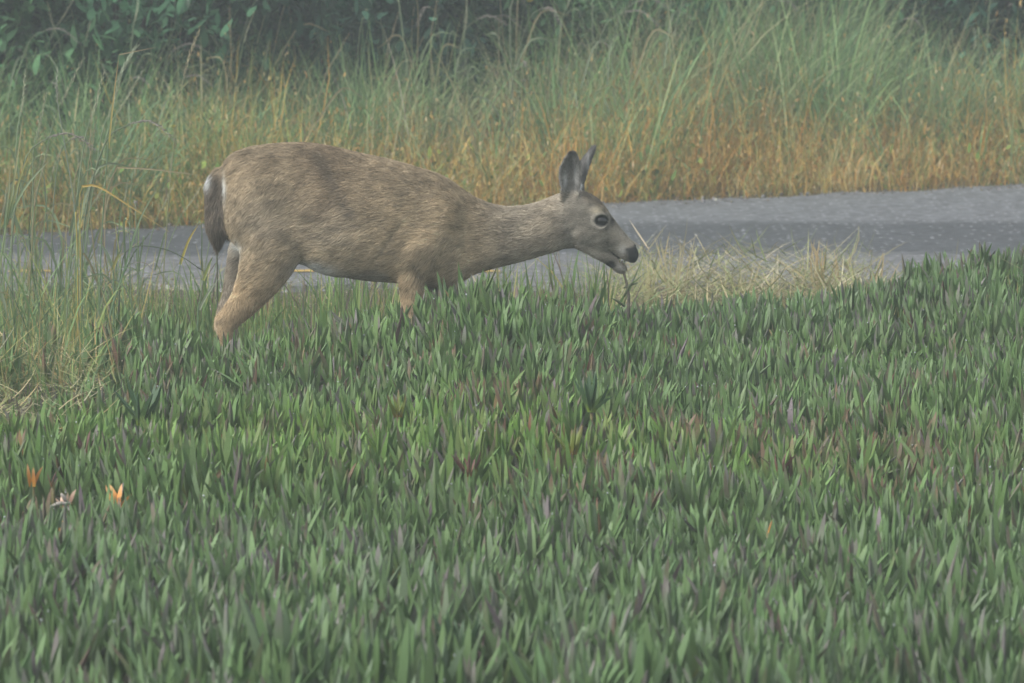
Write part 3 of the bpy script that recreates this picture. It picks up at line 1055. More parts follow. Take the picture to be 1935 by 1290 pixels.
# colours: cool grey-green with a bloom; a yellower, redder belt in the middle of the bank
belt = np.exp(-((GY - 16.2) / 1.1) ** 2) * (0.45 + 0.55 * sstep(1.4, -0.6, GX)) * (0.4 + 1.0 * patch)
belt = np.clip(belt + 0.5 * np.exp(-((GY - 18.6) / 0.9) ** 2) * patch, 0, 1)[si]
cool = pal([(0.076, 0.132, 0.046), (0.088, 0.146, 0.058), (0.066, 0.116, 0.040), (0.103, 0.148, 0.078)], n_leaf, 0.16)
warm = 1.5 * pal([(0.090, 0.165, 0.032), (0.105, 0.185, 0.042), (0.078, 0.142, 0.040), (0.115, 0.16, 0.048)], n_leaf, 0.15)
coolw = (1 - sstep(12.5, 15.4, GY))[si][:, None]
cool = cool * (1.55 + coolw * np.array((0.02, 0.0, 0.14)))
cmid = cool * (1 - belt[:, None]) + warm * belt[:, None]
brt = (0.86 + 0.28 * noise2(GX, GY, 3.4, 78))[si][:, None]
cmid = cmid * brt
pshoot = np.where(rng.random(nS) < 0.15 + 0.55 * np.clip(patch - .3, 0, 1), 0.44, 0.09)
purp = rng.random(n_leaf) < pshoot[si]
rshoot = (rng.random(nS) < 1.0 * np.clip(noise2(GX, GY, 2.8, 77) - .35, 0, 1))[si] & (belt > 0.12)
purp |= rshoot & (rng.random(n_leaf) < 0.7)
purple = 1.3 * pal([(0.142, 0.122, 0.126), (0.118, 0.098, 0.098), (0.160, 0.143, 0.143), (0.115, 0.085, 0.070)], n_leaf, 0.15)
pb = rshoot
purple[pb] = 1.2 * pal([(0.150, 0.095, 0.062), (0.165, 0.088, 0.070), (0.14, 0.10, 0.085)], int(pb.sum()), .2)
redd = rng.random(n_leaf) < 0.010 * belt
purple[redd] = pal([(0.17, 0.06, 0.04), (0.15, 0.075, 0.05), (0.20, 0.11, 0.05)], int(redd.sum()), 0.2)
ctip = np.where((purp | redd)[:, None], purple * .82 + cmid * .18, cmid * 1.08 + 0.006)
tipst = np.where(purp, 0.25 + rng.random(n_leaf) * 0.45, 0.7)
allp = rng.random(n_leaf) < 0.012
tipst[allp | redd] = rng.random(int((allp | redd).sum())) * 0.2 - 0.3
ctip[allp] = purple[allp]
cbase = pal([(0.13, 0.19, 0.05), (0.10, 0.15, 0.05), (0.17, 0.17, 0.04)], n_leaf, 0.2)
twist = rng.normal(0, 0.35, n_leaf)

# the shoots that show largest, as things of their own with each leaf a part
inview = (np.abs(GX) < 0.0905 * GY + 0.02) & (GY > 11.35)
order = np.argsort(np.where(inview, GY, 99))
solo = order[:250]
solo_set = np.zeros(nS, bool)
solo_set[solo] = True
mass = ~solo_set[si]
v, f, c = fleshy_leaves(base[mass], az[mass], lean[mass], bend[mass], Ln[mass], Wd[mass], cbase[mass], cmid[mass], ctip[mass], tipst[mass], twist[mass])
link('iceplant_carpet', mesh_np('iceplant_carpet', v, f, c, True, M_ICE), kind='stuff',
     label='dense carpet of fleshy green and purple-tipped iceplant covering the bank', category='iceplant')

NVAR = 48
var_meshes = []
li_solo = np.nonzero(~mass)[0]
li_plain = np.nonzero(~mass & ~redd)[0]
for q in range(NVAR):
    k = np.array([li_plain[rng.integers(len(li_plain))]])
    v, f, c = fleshy_leaves(np.zeros((1, 3)), np.zeros(1), np.zeros(1), rng.normal(0, R(14), 1), np.ones(1), np.array([0.131]),
                            cbase[k], cmid[k], ctip[k], tipst[k], twist[k])
    var_meshes.append(mesh_np('leaf', v, f, c, True, M_ICE))
leaf_of = {}
for k in li_solo:
    leaf_of.setdefault(int(si[k]), []).append(int(k))
SHOOT_LABEL = 'upright green iceplant shoot with long three-sided leaves in the dense carpet'


def shoot_thing(pos, leaf_list, label, group=None, name='iceplant_shoot', cat='iceplant shoot', mesh_pick=None):
    t = link(name, None, loc=tuple(pos), label=label, category=cat)
    t.empty_display_size = 0.02
    if group:
        t['group'] = group
    for (off, a_, le, L_, wf) in leaf_list:
        me = var_meshes[int(rng.integers(NVAR))] if mesh_pick is None else mesh_pick[int(rng.integers(len(mesh_pick)))]
        o = link('leaf', me, t, loc=tuple(off))
        o.rotation_euler = (0, le, a_)
        o.scale = (L_ * wf, L_ * wf, L_)
    if mesh_pick is not None:      # raised on its own stem
        gz_ = float(ground(np.array([pos[0]]), np.array([pos[1]]))[0]) - pos[2] - 0.02
        v, f = tube(np.array([(rng.normal(0, .01), .012, gz_), (0, .006, gz_ * .5), (0, 0, .012)]), (.006, .0055, .005), 6)
        A_ = Acc()
        A_.add(v, f, (0.17, 0.15, 0.06))
        link('stem', A_.mesh('stem', M_ICE, True), t)
    return t


for s_ in solo:
    p = np.array((GX[s_], GY[s_], GZ[s_]))
    shoot_thing(p, [(base[k] - p, az[k], lean[k], Ln[k], 1.0) for k in leaf_of[int(s_)]], SHOOT_LABEL, 'iceplant shoots along the foot of the bank')


# singular shoots that stand out of the carpet: rosettes and wilted tufts
def var_set(cb, cm, ct, ts_, n=6, wr=0.125):
    out = []
    for q in range(n):
        v, f, c = fleshy_leaves(np.zeros((1, 3)), np.zeros(1), np.zeros(1), rng.normal(R(-6), R(14), 1), np.ones(1), np.array([wr]),
                                pal([cb], 1, .12), pal([cm], 1, .15), pal([ct], 1, .15), np.array([ts_]), rng.normal(0, .3, 1))
        out.append(mesh_np('leaf', v, f, c, True, M_ICE))
    return out


def rosette(n, lmin, lmax, spread):
    return [((rng.normal(0, .004), rng.normal(0, .004), 0.0), k / n * 2 * math.pi + rng.normal(0, .25), R(spread) * (0.35 + 0.75 * rng.random()), lmin + (lmax - lmin) * rng.random(), 1.0) for k in range(n)]


deep = var_set((0.20, 0.30, 0.04), (0.050, 0.105, 0.045), (0.065, 0.115, 0.065), 0.7)
redbr = var_set((0.26, 0.12, 0.03), (0.13, 0.085, 0.05), (0.16, 0.085, 0.075), 0.3)
yel = var_set((0.24, 0.15, 0.03), (0.15, 0.20, 0.04), (0.16, 0.10, 0.06), 0.6)
oran = var_set((0.60, 0.32, 0.06), (0.66, 0.27, 0.04), (0.68, 0.40, 0.18), 0.5, wr=0.2)
pink = var_set((0.48, 0.30, 0.16), (0.58, 0.32, 0.22), (0.68, 0.50, 0.38), 0.4, wr=0.24)
shoot_thing(on_bank(1118, 765), rosette(11, .095, .125, 44), 'open dark green iceplant rosette with leaves fanned wide apart', mesh_pick=deep)
shoot_thing(on_bank(868, 1235), rosette(10, .10, .13, 40), 'tall iceplant rosette with a bright yellow-green heart', mesh_pick=deep)
shoot_thing(on_bank(885, 885), rosette(9, .055, .085, 52), 'stunted red-brown iceplant shoot with blunt bitten leaves', mesh_pick=redbr)
shoot_thing(on_bank(752, 775), rosette(9, .06, .09, 34), 'yellow-green iceplant shoot with orange leaf bases', mesh_pick=yel)
shoot_thing(on_bank(270, 790), rosette(9, .11, .15, 46), 'large dark iceplant rosette with long spreading leaves beside the rough grass', mesh_pick=deep)
shoot_thing(on_bank(1080, 845), rosette(8, .07, .10, 38), 'yellowish iceplant shoot splaying low beside a dark gap', mesh_pick=yel)
shoot_thing(on_bank(222, 952), rosette(6, .05, .085, 36), 'wilted bright orange iceplant tuft with pointed leaves', mesh_pick=oran, cat='wilted iceplant')
shoot_thing(on_bank(62, 905), rosette(3, .05, .07, 20), 'small upright orange dying iceplant leaves beside a rust-red stub', mesh_pick=oran, cat='wilted iceplant')
shoot_thing(on_bank(100, 905), rosette(2, .040, .050, 26), 'short rust-red dying iceplant leaf stub', mesh_pick=redbr, cat='wilted iceplant')
shoot_thing(on_bank(124, 952), rosette(6, .035, .07, 60), 'pale pink and peach withered iceplant leaves on a grey twig', mesh_pick=pink, cat='wilted iceplant')
shoot_thing(on_bank(114, 1000), rosette(2, .05, .07, 16), 'rust-orange iceplant leaves just below the grey twig', mesh_pick=oran, cat='wilted iceplant')
shoot_thing(on_bank(1452, 1000), rosette(1, .035, .045, 10), 'small amber iceplant leaf among purple-tipped leaves', mesh_pick=oran, cat='wilted iceplant')
shoot_thing(on_bank(1045, 590), rosette(3, .09, .11, 24), 'pinkish dying iceplant leaves standing below the doe\'s throat', mesh_pick=pink, cat='wilted iceplant')
shoot_thing(on_bank(1475, 885), rosette(6, .06, .085, 36), 'bronze iceplant shoot with orange bases among green leaves', mesh_pick=redbr)
shoot_thing(on_bank(160, 850), rosette(6, .06, .085, 36), 'dull maroon iceplant shoot near the rough grass', mesh_pick=redbr)
# grey twig
P = on_bank(125, 958)
A = Acc()
for a_, b_ in (((-.050, -.004), (.012, .012)), ((-.005, .004), (.028, -.028)), ((.002, .006), (-.012, .036))):
    q0 = P + np.array((a_[0], 0, a_[1] + .02))
    q1 = P + np.array((b_[0], -.01, b_[1] + .02))
    md_ = (q0 + q1) / 2 + np.array((0, 0, .006))
    v, f = tube(np.stack([q0, md_, q1]), (.004, .0055, .0035), 6)
    A.add(v, f, (0.30, 0.28, 0.25))
link('grey_twig', A.mesh('grey_twig', M_BARK, True), label='short weathered grey twig lying on the iceplant by the orange tuft', category='twig')

# dew on the leaves
ico_v = np.array([(0, 0, 1), (.89, 0, .45), (.28, .85, .45), (-.72, .53, .45), (-.72, -.53, .45), (.28, -.85, .45), (.72, .53, -.45), (-.28, .85, -.45), (-.89, 0, -.45), (-.28, -.85, -.45), (.72, -.53, -.45), (0, 0, -1)])
ico_f = np.array([(0, 1, 2), (0, 2, 3), (0, 3, 4), (0, 4, 5), (0, 5, 1), (1, 6, 2), (2, 7, 3), (3, 8, 4), (4, 9, 5), (5, 10, 1), (6, 7, 2), (7, 8, 3), (8, 9, 4), (9, 10, 5), (10, 6, 1), (11, 7, 6), (11, 8, 7), (11, 9, 8), (11, 10, 9), (11, 6, 10)])
m, nt, N, L, b = mat_new('water_drop')
b.inputs['Base Color'].default_value = (0.75, 0.8, 0.82, 1)
b.inputs['Roughness'].default_value = 0.03
b.inputs['IOR'].default_value = 1.33
b.inputs['Transmission Weight'].default_value = 0.6
M_DROP = m
sel = rng.choice(n_leaf, 2600, replace=False)
tpos = base[sel] + (np.stack([np.sin(lean[sel] + bend[sel] * .4) * np.cos(az[sel]), np.sin(lean[sel] + bend[sel] * .4) * np.sin(az[sel]), np.cos(lean[sel] + bend[sel] * .4)], 1) * (Ln[sel] * (0.7 + 0.28 * rng.random(len(sel))))[:, None])
tpos[:, 1] -= 0.004
rad = np.abs(rng.normal(0.0010, 0.0008, len(sel))) + 0.0006
v = (tpos[:, None] + ico_v[None] * rad[:, None, None]).reshape(-1, 3)
f = (ico_f[None] + (np.arange(len(sel)) * 12)[:, None, None]).reshape(-1, 3)
link('dew', mesh_np('dew', v, f, None, True, M_DROP), kind='stuff', label='tiny dew drops clinging to the iceplant leaves', category='dew')

# ------------------------------------------------------------------ rough grass and clippings on the near side
def strew(n, xr, yr, zr, lr, w, cols, name=None, flat=True):
    x = xr[0] + (xr[1] - xr[0]) * rng.random(n)
    y = yr[0] + (yr[1] - yr[0]) * rng.random(n)
    g = ground(x, y)
    b_ = np.stack([x, y, g + zr[0] + (zr[1] - zr[0]) * rng.random(n) ** 1.5], 1)
    th = np.clip(rng.normal(R(78), R(16), n), R(15), R(100)) if flat else np.abs(rng.normal(R(10), R(12), n))
    bd = rng.normal(0, R(25), n)
    c = pal(cols, n, 0.2)
    v, f, k, _ = blades(b_, rng.random(n) * 2 * math.pi, th, bd, lr[0] + (lr[1] - lr[0]) * rng.random(n), np.full(n, w) * (0.6 + 0.8 * rng.random(n)), c * .85, c * 1.1, face=rng.random(n) * math.pi, nseg=3)
    return v, f, k


straw = [(0.42, 0.37, 0.22), (0.34, 0.29, 0.15), (0.30, 0.32, 0.15), (0.46, 0.42, 0.29), (0.23, 0.26, 0.11), (0.20, 0.25, 0.10)]
A = Acc()
A.add(*strew(6500, (-4.2, 4.6), (20.2, 23.55), (0.0, 0.08), (.08, .22), .0045, straw))
A.add(*strew(3600, (at(1140, 500, 22)[0], at(1700, 500, 22)[0]), (21.6, 23.5), (0.02, 0.17), (.10, .26), .005, straw))
A.add(*strew(1200, (-2.6, -.55), (19.5, 22.6), (0.02, 0.10), (.10, .26), .005, straw))
A.add(*strew(4600, (-3.2, at(235, 650, 18)[0]), (16.4, 18.9), (0.02, 0.17), (.07, .2), .0045, straw))
link('dry_grass_clippings', A.mesh('dry_grass_clippings', M_DRY), kind='stuff', label='pale dry grass clippings strewn along the roadside verge', category='dry grass')

# upright rough green grass at the left, and low green growth behind the doe
A = Acc()
n = 4600
x = at(-320, 500, 20)[0] + (at(330, 500, 20)[0] - at(-320, 500, 20)[0]) * rng.random(n) ** 1.15
y = 17.6 + 4.6 * rng.random(n)
fade = 1 - 0.55 * sstep(at(180, 500, 20)[0], at(330, 500, 20)[0], x)
Lb = (0.10 + 0.30 * rng.random(n) + 0.50 * rng.random(n) * (rng.random(n) < 0.12)) * fade * (0.38 + 0.95 * noise2(x, y, 4.0, 81))
cA = 1.2 * pal([(0.11, 0.18, 0.075), (0.14, 0.22, 0.09), (0.18, 0.24, 0.08), (0.10, 0.16, 0.075), (0.28, 0.27, 0.10), (0.33, 0.26, 0.11)], n, .25, [3, 3, 3, 2, 2, 1.4])
v, f, k, _ = blades(np.stack([x, y, ground(x, y)], 1), rng.random(n) * 6.283, np.abs(rng.normal(0, R(17), n)), rng.normal(R(25), R(35), n), Lb, .0062 * (0.6 + .9 * rng.random(n)), cA * .8, cA * 1.1, face=rng.random(n) * math.pi, nseg=5)
A.add(v, f, k)
n = 6500
x = -2.0 + 5.0 * rng.random(n)
y = 19.7 + 2.9 * rng.random(n)
Lb = 0.06 + 0.13 * rng.random(n)
cA = pal([(0.13, 0.20, 0.06), (0.17, 0.22, 0.07), (0.26, 0.24, 0.10), (0.22, 0.13, 0.07)], n, .2)
v, f, k, _ = blades(np.stack([x, y, ground(x, y)], 1), rng.random(n) * 6.283, np.abs(rng.normal(0, R(18), n)), rng.normal(R(10), R(25), n), Lb, .006 * (0.6 + .9 * rng.random(n)), cA * .8, cA * 1.1, face=rng.random(n) * math.pi, nseg=4)
A.add(v, f, k)
n = 3400
x = -1.55 + 1.9 * rng.random(n)
y = 19.75 + 1.5 * rng.random(n)
Lb = (0.12 + 0.24 * rng.random(n)) * (0.5 + 0.9 * noise2(x, y, 3.5, 83))
cA = 1.2 * pal([(0.10, 0.17, 0.06), (0.13, 0.20, 0.06), (0.16, 0.22, 0.07), (0.12, 0.10, 0.08), (0.28, 0.26, 0.11)], n, .2, [3, 3, 2, 1, 1])
v, f, k, _ = blades(np.stack([x, y, ground(x, y)], 1), rng.random(n) * 6.283, np.abs(rng.normal(0, R(14), n)), rng.normal(R(8), R(22), n), Lb, .0095 * (0.6 + .9 * rng.random(n)), cA * .8, cA * 1.1, face=rng.random(n) * math.pi, nseg=4)
A.add(v, f, k)
link('rough_grass', A.mesh('rough_grass', M_GRASS), kind='stuff', label='rough green grass growing behind the iceplant bank beside the road', category='grass')


# single tall blades and stalks one can follow with the eye
def spline(pts, n=12):
    P = np.array(pts, float)
    u = np.linspace(0, len(P) - 1, n)
    k = np.clip(u.astype(int), 0, len(P) - 2)
    f = (u - k)[:, None]
    m_ = np.concatenate([[2 * P[0] - P[1]], P, [2 * P[-1] - P[-2]]])
    p0, p1, p2, p3 = m_[k], m_[k + 1], m_[k + 2], m_[k + 3]
    return 0.5 * (2 * p1 + (p2 - p0) * f + (2 * p0 - 5 * p1 + 4 * p2 - p3) * f ** 2 + (3 * p1 - p0 - 3 * p2 + p3) * f ** 3)


def ribbon(P, w, col, col2=None):
    """folded grass blade along P: V-shaped so it has depth"""
    n = len(P)
    t = np.linspace(0, 1, n)
    tan = np.gradient(P, axis=0)
    tan /= np.linalg.norm(tan, axis=1)[:, None] + 1e-9
    s = np.cross(tan, np.array((0.25, 1.0, 0.1)))
    s /= np.linalg.norm(s, axis=1)[:, None] + 1e-9
    ww = (w * np.clip(1.05 - t ** 2.5, 0.05, 1))[:, None] * 0.5
    dpt = np.cross(s, tan) * ww * 0.6
    V = np.concatenate([P - s * ww, P + dpt, P + s * ww])
    F = []
    for i in range(n - 1):
        F += [(i, i + 1, n + i + 1, n + i), (n + i, n + i + 1, 2 * n + i + 1, 2 * n + i)]
    c2 = col if col2 is None else col2
    Cc = np.array(col)[None] * (1 - t[:, None]) + np.array(c2)[None] * t[:, None]
    return V, np.array(F), np.tile(Cc, (3, 1))


def seed_head(P, width, col, n=30, loose=0.3):
    """spike of small overlapping spikelets along P"""
    A = Acc()
    d = np.gradient(P, axis=0)
    d /= np.linalg.norm(d, axis=1)[:, None] + 1e-9
    m_ = len(P)
    for k in range(n):
        t = (k + .5) / n
        i = min(int(t * (m_ - 1)), m_ - 2)
        q = P[i] + (P[i + 1] - P[i]) * (t * (m_ - 1) - i)
        ax = d[i]
        a = k * 2.4
        o1 = np.array((math.cos(a), math.sin(a), 0.0))
        o1 -= ax * o1.dot(ax)
        o1 /= np.linalg.norm(o1) + 1e-9
        o2 = np.cross(ax, o1)
        prof = math.sin(math.pi * (0.12 + 0.82 * t)) ** 0.7
        ln = width * 2.6 * (0.8 + .4 * rng.random())
        dirv = ax + o1 * loose
        dirv /= np.linalg.norm(dirv)
        b0 = q + o1 * width * 0.15 * prof
        tip = b0 + dirv * ln
        mid = b0 + dirv * ln * 0.45
        r_ = width * 0.34 * prof
        V = np.array([b0, mid + o1 * r_, mid + o2 * r_, mid - o1 * r_ * .6, mid - o2 * r_, tip])
        F = np.array([(0, 2, 1), (0, 3, 2), (0, 4, 3), (0, 1, 4), (5, 1, 2), (5, 2, 3), (5, 3, 4), (5, 4, 1)])
        A.add(V, F, np.array(col) * (0.8 + .4 * rng.random()))
    return A


def stalk_thing(label, stem, head, Ydepth, stem_col, head_col, r=0.0022, hw=0.007, leaves=(), group=None, n=30, loose=0.3, dy=0.0):
    P = np.array([at(a, b_, Ydepth + dy * i / max(1, len(stem) - 1)) for i, (a, b_) in enumerate(stem)])
    P[0, 2] = float(ground(P[:1, 0], P[:1, 1])[0]) - 0.01
    root = P[0].copy()
    t = link('grass_stalk', None, loc=tuple(root), label=label, category='grass stalk')
    if group:
        t['group'] = group
    S = spline(P - root, 16)
    v, f = tube(S, np.linspace(r * 1.2, r * .7, 16), 5)
    A = Acc()
    A.add(v, f, stem_col)
    link('stem', A.mesh('stem', M_GRASS, True), t)
    if head:
        H = np.array([at(a, b_, Ydepth + dy) for a, b_ in head]) - root
        link('seed_head', seed_head(spline(H, 12), hw, head_col, n, loose).mesh('seed_head', M_DRY), t)
    for lf, w, c1, c2 in leaves:
        Lp = np.array([at(a, b_, Ydepth - 0.02 * i) for i, (a, b_) in enumerate(lf)]) - root
        v, f, k = ribbon(spline(Lp, 10), w, c1, c2)
        A = Acc()
        A.add(v, f, k)
        link('blade', A.mesh('blade', M_GRASS, True), t)
    return t


gG, gP, gY_, gS = (0.15, 0.24, 0.13), (0.27, 0.32, 0.20), (0.42, 0.36, 0.10), (0.40, 0.33, 0.20)
stalk_thing('tall green grass stalk with pale leaning seed spike and snapped straw leaf', [(186, 640), (190, 500), (200, 330), (212, 200), (220, 155)], [(219, 160), (238, 120), (257, 88)], 20.2, gG, (0.36, 0.42, 0.30), hw=.0085, n=44,
            leaves=[([(205, 280), (214, 190), (225, 103)], .006, gY_, (0.45, 0.32, 0.16)), ([(225, 103), (255, 97), (300, 88)], .003, gS, gS)])
stalk_thing('tall straw-tipped grass stalk rising beside the doe\'s rump', [(300, 640), (312, 470), (330, 260), (346, 150)], [(346, 150), (358, 105), (376, 58)], 20.6, (0.27, 0.28, 0.15), (0.42, 0.38, 0.24), hw=.0075, n=34)
stalk_thing('thin grey-green stalk leaning left out of the rough grass', [(152, 650), (144, 430), (125, 290), (110, 200), (107, 150)], [(109, 200), (107, 165), (108, 128)], 20.0, (0.24, 0.29, 0.22), (0.42, 0.42, 0.34), hw=.006, n=22)
stalk_thing('slim yellowing stalk standing in front of the road', [(145, 640), (147, 520), (143, 400)], None, 19.7, gY_, gS, r=.003, leaves=[([(146, 520), (150, 440), (160, 350)], .006, gG, gY_)])
stalk_thing('fan of pale green blades at the rough grass edge', [(-8, 640), (0, 520), (14, 410)], None, 19.4, (0.25, 0.33, 0.16), gS, r=.0035,
            leaves=[([(8, 430), (16, 360), (20, 300)], .008, gG, (0.40, 0.36, 0.2)), ([(10, 430), (28, 330), (44, 215)], .008, (0.26, 0.36, 0.15), gS), ([(12, 425), (35, 345), (57, 285)], .008, gG, gY_), ([(14, 415), (50, 350), (98, 298)], .010, (0.24, 0.34, 0.18), (0.30, 0.34, 0.22))])
stalk_thing('bent yellow grass leaf arching down toward the road', [(150, 640), (152, 480), (150, 380), (156, 352)], None, 19.9, gY_, gS, r=.002, leaves=[([(154, 352), (185, 352), (240, 386), (320, 438)], .008, (0.52, 0.36, 0.10), (0.42, 0.32, 0.12))])
stalk_thing('long pale straw lying level behind the doe\'s tail', [(195, 620), (198, 450), (202, 360), (222, 316)], None, 20.4, gS, gS, r=.0018, leaves=[([(221, 316), (290, 320), (392, 333)], .006, gS, gS)])
stalk_thing('dark wiry stem arching over in front of the asphalt', [(215, 620), (228, 520), (245, 470), (290, 466), (335, 480), (384, 512)], None, 19.8, (0.10, 0.13, 0.08), gS, r=.0022)
stalk_thing('broad bent green blade standing in front of the asphalt', [(212, 640), (215, 560), (213, 500)], None, 19.6, gG, gS, r=.003, leaves=[([(213, 505), (200, 475), (184, 452)], .012, (0.26, 0.33, 0.22), (0.34, 0.40, 0.28)), ([(212, 510), (222, 485), (230, 470)], .010, gY_, gG)])
stalk_thing('pale green blade leaning just behind the doe\'s hind foot', [(372, 640), (374, 590), (380, 570)], None, 19.62, gG, gS, r=.0025, leaves=[([(376, 585), (392, 555), (414, 525)], .010, (0.30, 0.36, 0.24), (0.34, 0.38, 0.28)), ([(384, 530), (395, 500), (402, 485)], .010, (0.36, 0.40, 0.12), gG)])
stalk_thing('dark upright stalk rising behind the doe\'s tail tip', [(412, 640), (411, 540), (410, 462)], None, 19.6, (0.12, 0.13, 0.09), gS, r=.0032)
stalk_thing('long green leaf sweeping up to the right from rough grass', [(180, 690), (205, 610), (232, 520), (260, 430)], None, 19.3, gG, gS, r=.003, leaves=[([(232, 520), (262, 420), (300, 350)], .007, gG, gP)])
stalk_thing('yellow leaf tip crossing the road behind the doe', [(318, 640), (330, 560), (345, 480)], None, 20.0, gG, gS, r=.002, leaves=[([(340, 500), (356, 455), (374, 425)], .009, (0.40, 0.36, 0.08), (0.5, 0.38, 0.1))])

# upright dry tufts at the road edge
def tuft(label, px, py, top, n, Ydepth, cols, spread=14):
    P = at(px, py, Ydepth)
    P[2] = float(ground(P[:1], P[1:2])[0])
    t = link('dry_grass_tuft', None, loc=tuple(P), label=label, category='grass tuft')
    for k in range(n):
        H = at(px + rng.normal(0, spread), top + abs(rng.normal(0, 14)), Ydepth + rng.normal(0, .03)) - P
        m_ = H * 0.5 + np.array((rng.normal(0, .012), rng.normal(0, .01), 0.02))
        v, f, c = ribbon(spline(np.stack([np.array((rng.normal(0, .008), rng.normal(0, .008), -0.01)), m_, H]), 8), .007, np.array(cols[k % len(cols)]) * .85, cols[k % len(cols)])
        A = Acc()
        A.add(v, f, c)
        link('blade', A.mesh('blade', M_DRY, True), t)


tuft('upright bundle of tan dry grass at the asphalt edge', 1548, 540, 448, 11, 22.9, [(0.50, 0.38, 0.20), (0.46, 0.34, 0.18), (0.55, 0.44, 0.26)], 11)
tuft('short pale dry tuft leaning beside the tan bundle', 1578, 540, 468, 5, 22.9, [(0.48, 0.38, 0.22), (0.42, 0.34, 0.2)], 6)
tuft('spiky straw tuft standing just beyond the doe\'s muzzle', 1275, 545, 440, 12, 22.6, [(0.50, 0.44, 0.28), (0.44, 0.38, 0.22)], 24)
tuft('loose crossing straws by the doe\'s nose', 1228, 545, 462, 7, 22.4, [(0.48, 0.44, 0.24), (0.40, 0.38, 0.2)], 26)
tuft('single thin dry spikes where the verge thins out', 1655, 540, 470, 5, 22.9, [(0.46, 0.36, 0.2), (0.4, 0.33, 0.2)], 34)
tuft('low dry straws arching over the iceplant edge', 1400, 545, 492, 9, 22.6, [(0.42, 0.40, 0.22), (0.46, 0.38, 0.22)], 45)

# ------------------------------------------------------------------ far verge: golden weeds, green grass, tall stalks
XW = 4.4


def verge_pts(n, t0, t1, pw=1.0):
    x = -XW + 2 * XW * rng.random(n)
    t = t0 + (t1 - t0) * rng.random(n) ** pw
    y = yfar(x) + t
    return x, y, t


def goldness(x, t):
    """how far the verge has dried out: golden to the right, green to the left"""
    return np.clip(sstep(-2.7, -0.3, x + (noise2(x, t, 1.4, 91) - .5) * 1.2) * 0.65 + 0.35 + (noise2(x, t, 3.0, 92) - .5) * 0.8, 0, 1)


# golden weeds
A = Acc()
n = 27000
x, y, t = verge_pts(n, 0.02, 1.6, 1.1)
cl = noise2(x, y, 5.0, 99) * 0.6 + noise2(x, y, 14.0, 100) * 0.4
kk = rng.random(n) < np.clip((cl - 0.28) * 3.0, 0.08, 1)
x, y, t = x[kk], y[kk], t[kk]
n = len(x)
nc = 150
ccx, cct = -XW + 2 * XW * rng.random(nc), 0.10 + 1.15 * rng.random(nc)
ccr, cch = 0.07 + 0.13 * rng.random(nc), 0.6 + 0.75 * rng.random(nc)
ccc = pal([(0.36, 0.185, 0.045), (0.43, 0.255, 0.065), (0.28, 0.135, 0.040), (0.44, 0.33, 0.15), (0.27, 0.25, 0.09)], nc, .15, [3, 3, 2, 1.5, 1.2])
inc = rng.random(n) < 0.62
ci = rng.integers(0, nc, n)
ox, oy = rng.normal(0, 1, n) * ccr[ci], rng.normal(0, 1, n) * ccr[ci] * .8
x = np.where(inc, ccx[ci] + ox, x)
t = np.where(inc, np.clip(cct[ci] + oy, 0.02, 1.9), t)
y = yfar(x) + t
fan_az = np.where(inc, np.arctan2(oy, ox) + rng.normal(0, .5, n), rng.random(n) * 6.283)
fan_th = np.where(inc, R(14) + np.hypot(ox, oy) / ccr[ci] * R(22), np.abs(rng.normal(0, R(28), n)))
gl = goldness(x, t)
hgt = np.where(inc, cch[ci], 1.0) * (0.15 + 0.36 * sstep(0.0, 0.5, t)) * (0.35 + 0.95 * rng.random(n)) * (0.5 + 1.0 * noise2(x, y, 2.6, 93)) * (0.72 + 0.33 * gl)
cg = pal([(0.36, 0.205, 0.055), (0.42, 0.270, 0.080), (0.28, 0.145, 0.045), (0.42, 0.31, 0.13), (0.26, 0.25, 0.08)], n, .3) * (1.2 + 0.8 * noise2(x, y, 3.3, 101))[:, None]
cg = np.where(inc[:, None], ccc[ci] * np.array((0.95, 1.14, 1.25)) * (1.1 + .6 * rng.random((n, 1))), cg)
cgreen = 1.5 * pal([(0.16, 0.22, 0.07), (0.20, 0.24, 0.07), (0.28, 0.25, 0.09)], n, .2)
mg = (rng.random(n) < 0.12 + 0.80 * gl)[:, None]
c = np.where(mg, cg, cgreen)
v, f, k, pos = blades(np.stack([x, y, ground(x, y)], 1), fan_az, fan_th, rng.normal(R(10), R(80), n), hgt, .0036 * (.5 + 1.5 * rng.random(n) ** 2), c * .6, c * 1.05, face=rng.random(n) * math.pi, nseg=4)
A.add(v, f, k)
# seed husks hanging along the stems
m_ = 30000
ix = rng.integers(0, n, m_)
lev = rng.choice([2, 3, 4], m_, p=[.2, .35, .45])
hp = np.stack(pos, 1)[ix, lev] + rng.normal(0, .030, (m_, 3))
iq = rng.integers(0, n, 14000)
bq = np.stack(pos, 1)[iq, rng.choice([1, 2, 3], 14000)]
cq = c[iq] * (0.8 + .4 * rng.random((14000, 1)))
v, f, k, _ = blades(bq, rng.random(14000) * 6.283, np.abs(rng.normal(R(50), R(28), 14000)), rng.normal(0, R(45), 14000), .05 + .10 * rng.random(14000), .0028 * (.6 + .9 * rng.random(14000)), cq * .9, cq * 1.1, face=rng.random(14000) * math.pi, nseg=3)
A.add(v, f, k)
hc2 = np.where(mg[ix], pal([(0.46, 0.31, 0.12), (0.42, 0.27, 0.09), (0.56, 0.43, 0.25), (0.30, 0.17, 0.06)], m_, .2, [3, 3, 1.6, 2]), pal([(0.28, 0.28, 0.12), (0.40, 0.32, 0.16)], m_, .2))
hl = .012 + .026 * rng.random(m_) ** 1.5
v, f, k, _ = blades(hp, rng.random(m_) * 6.283, np.abs(rng.normal(R(30), R(35), m_)), rng.normal(0, .6, m_), hl, .0075 * (.6 + .8 * rng.random(m_)), hc2 * .9, hc2 * 1.1, face=rng.random(m_) * math.pi, nseg=2, wprof=[.3, 1.0, .1])
A.add(v, f, k)
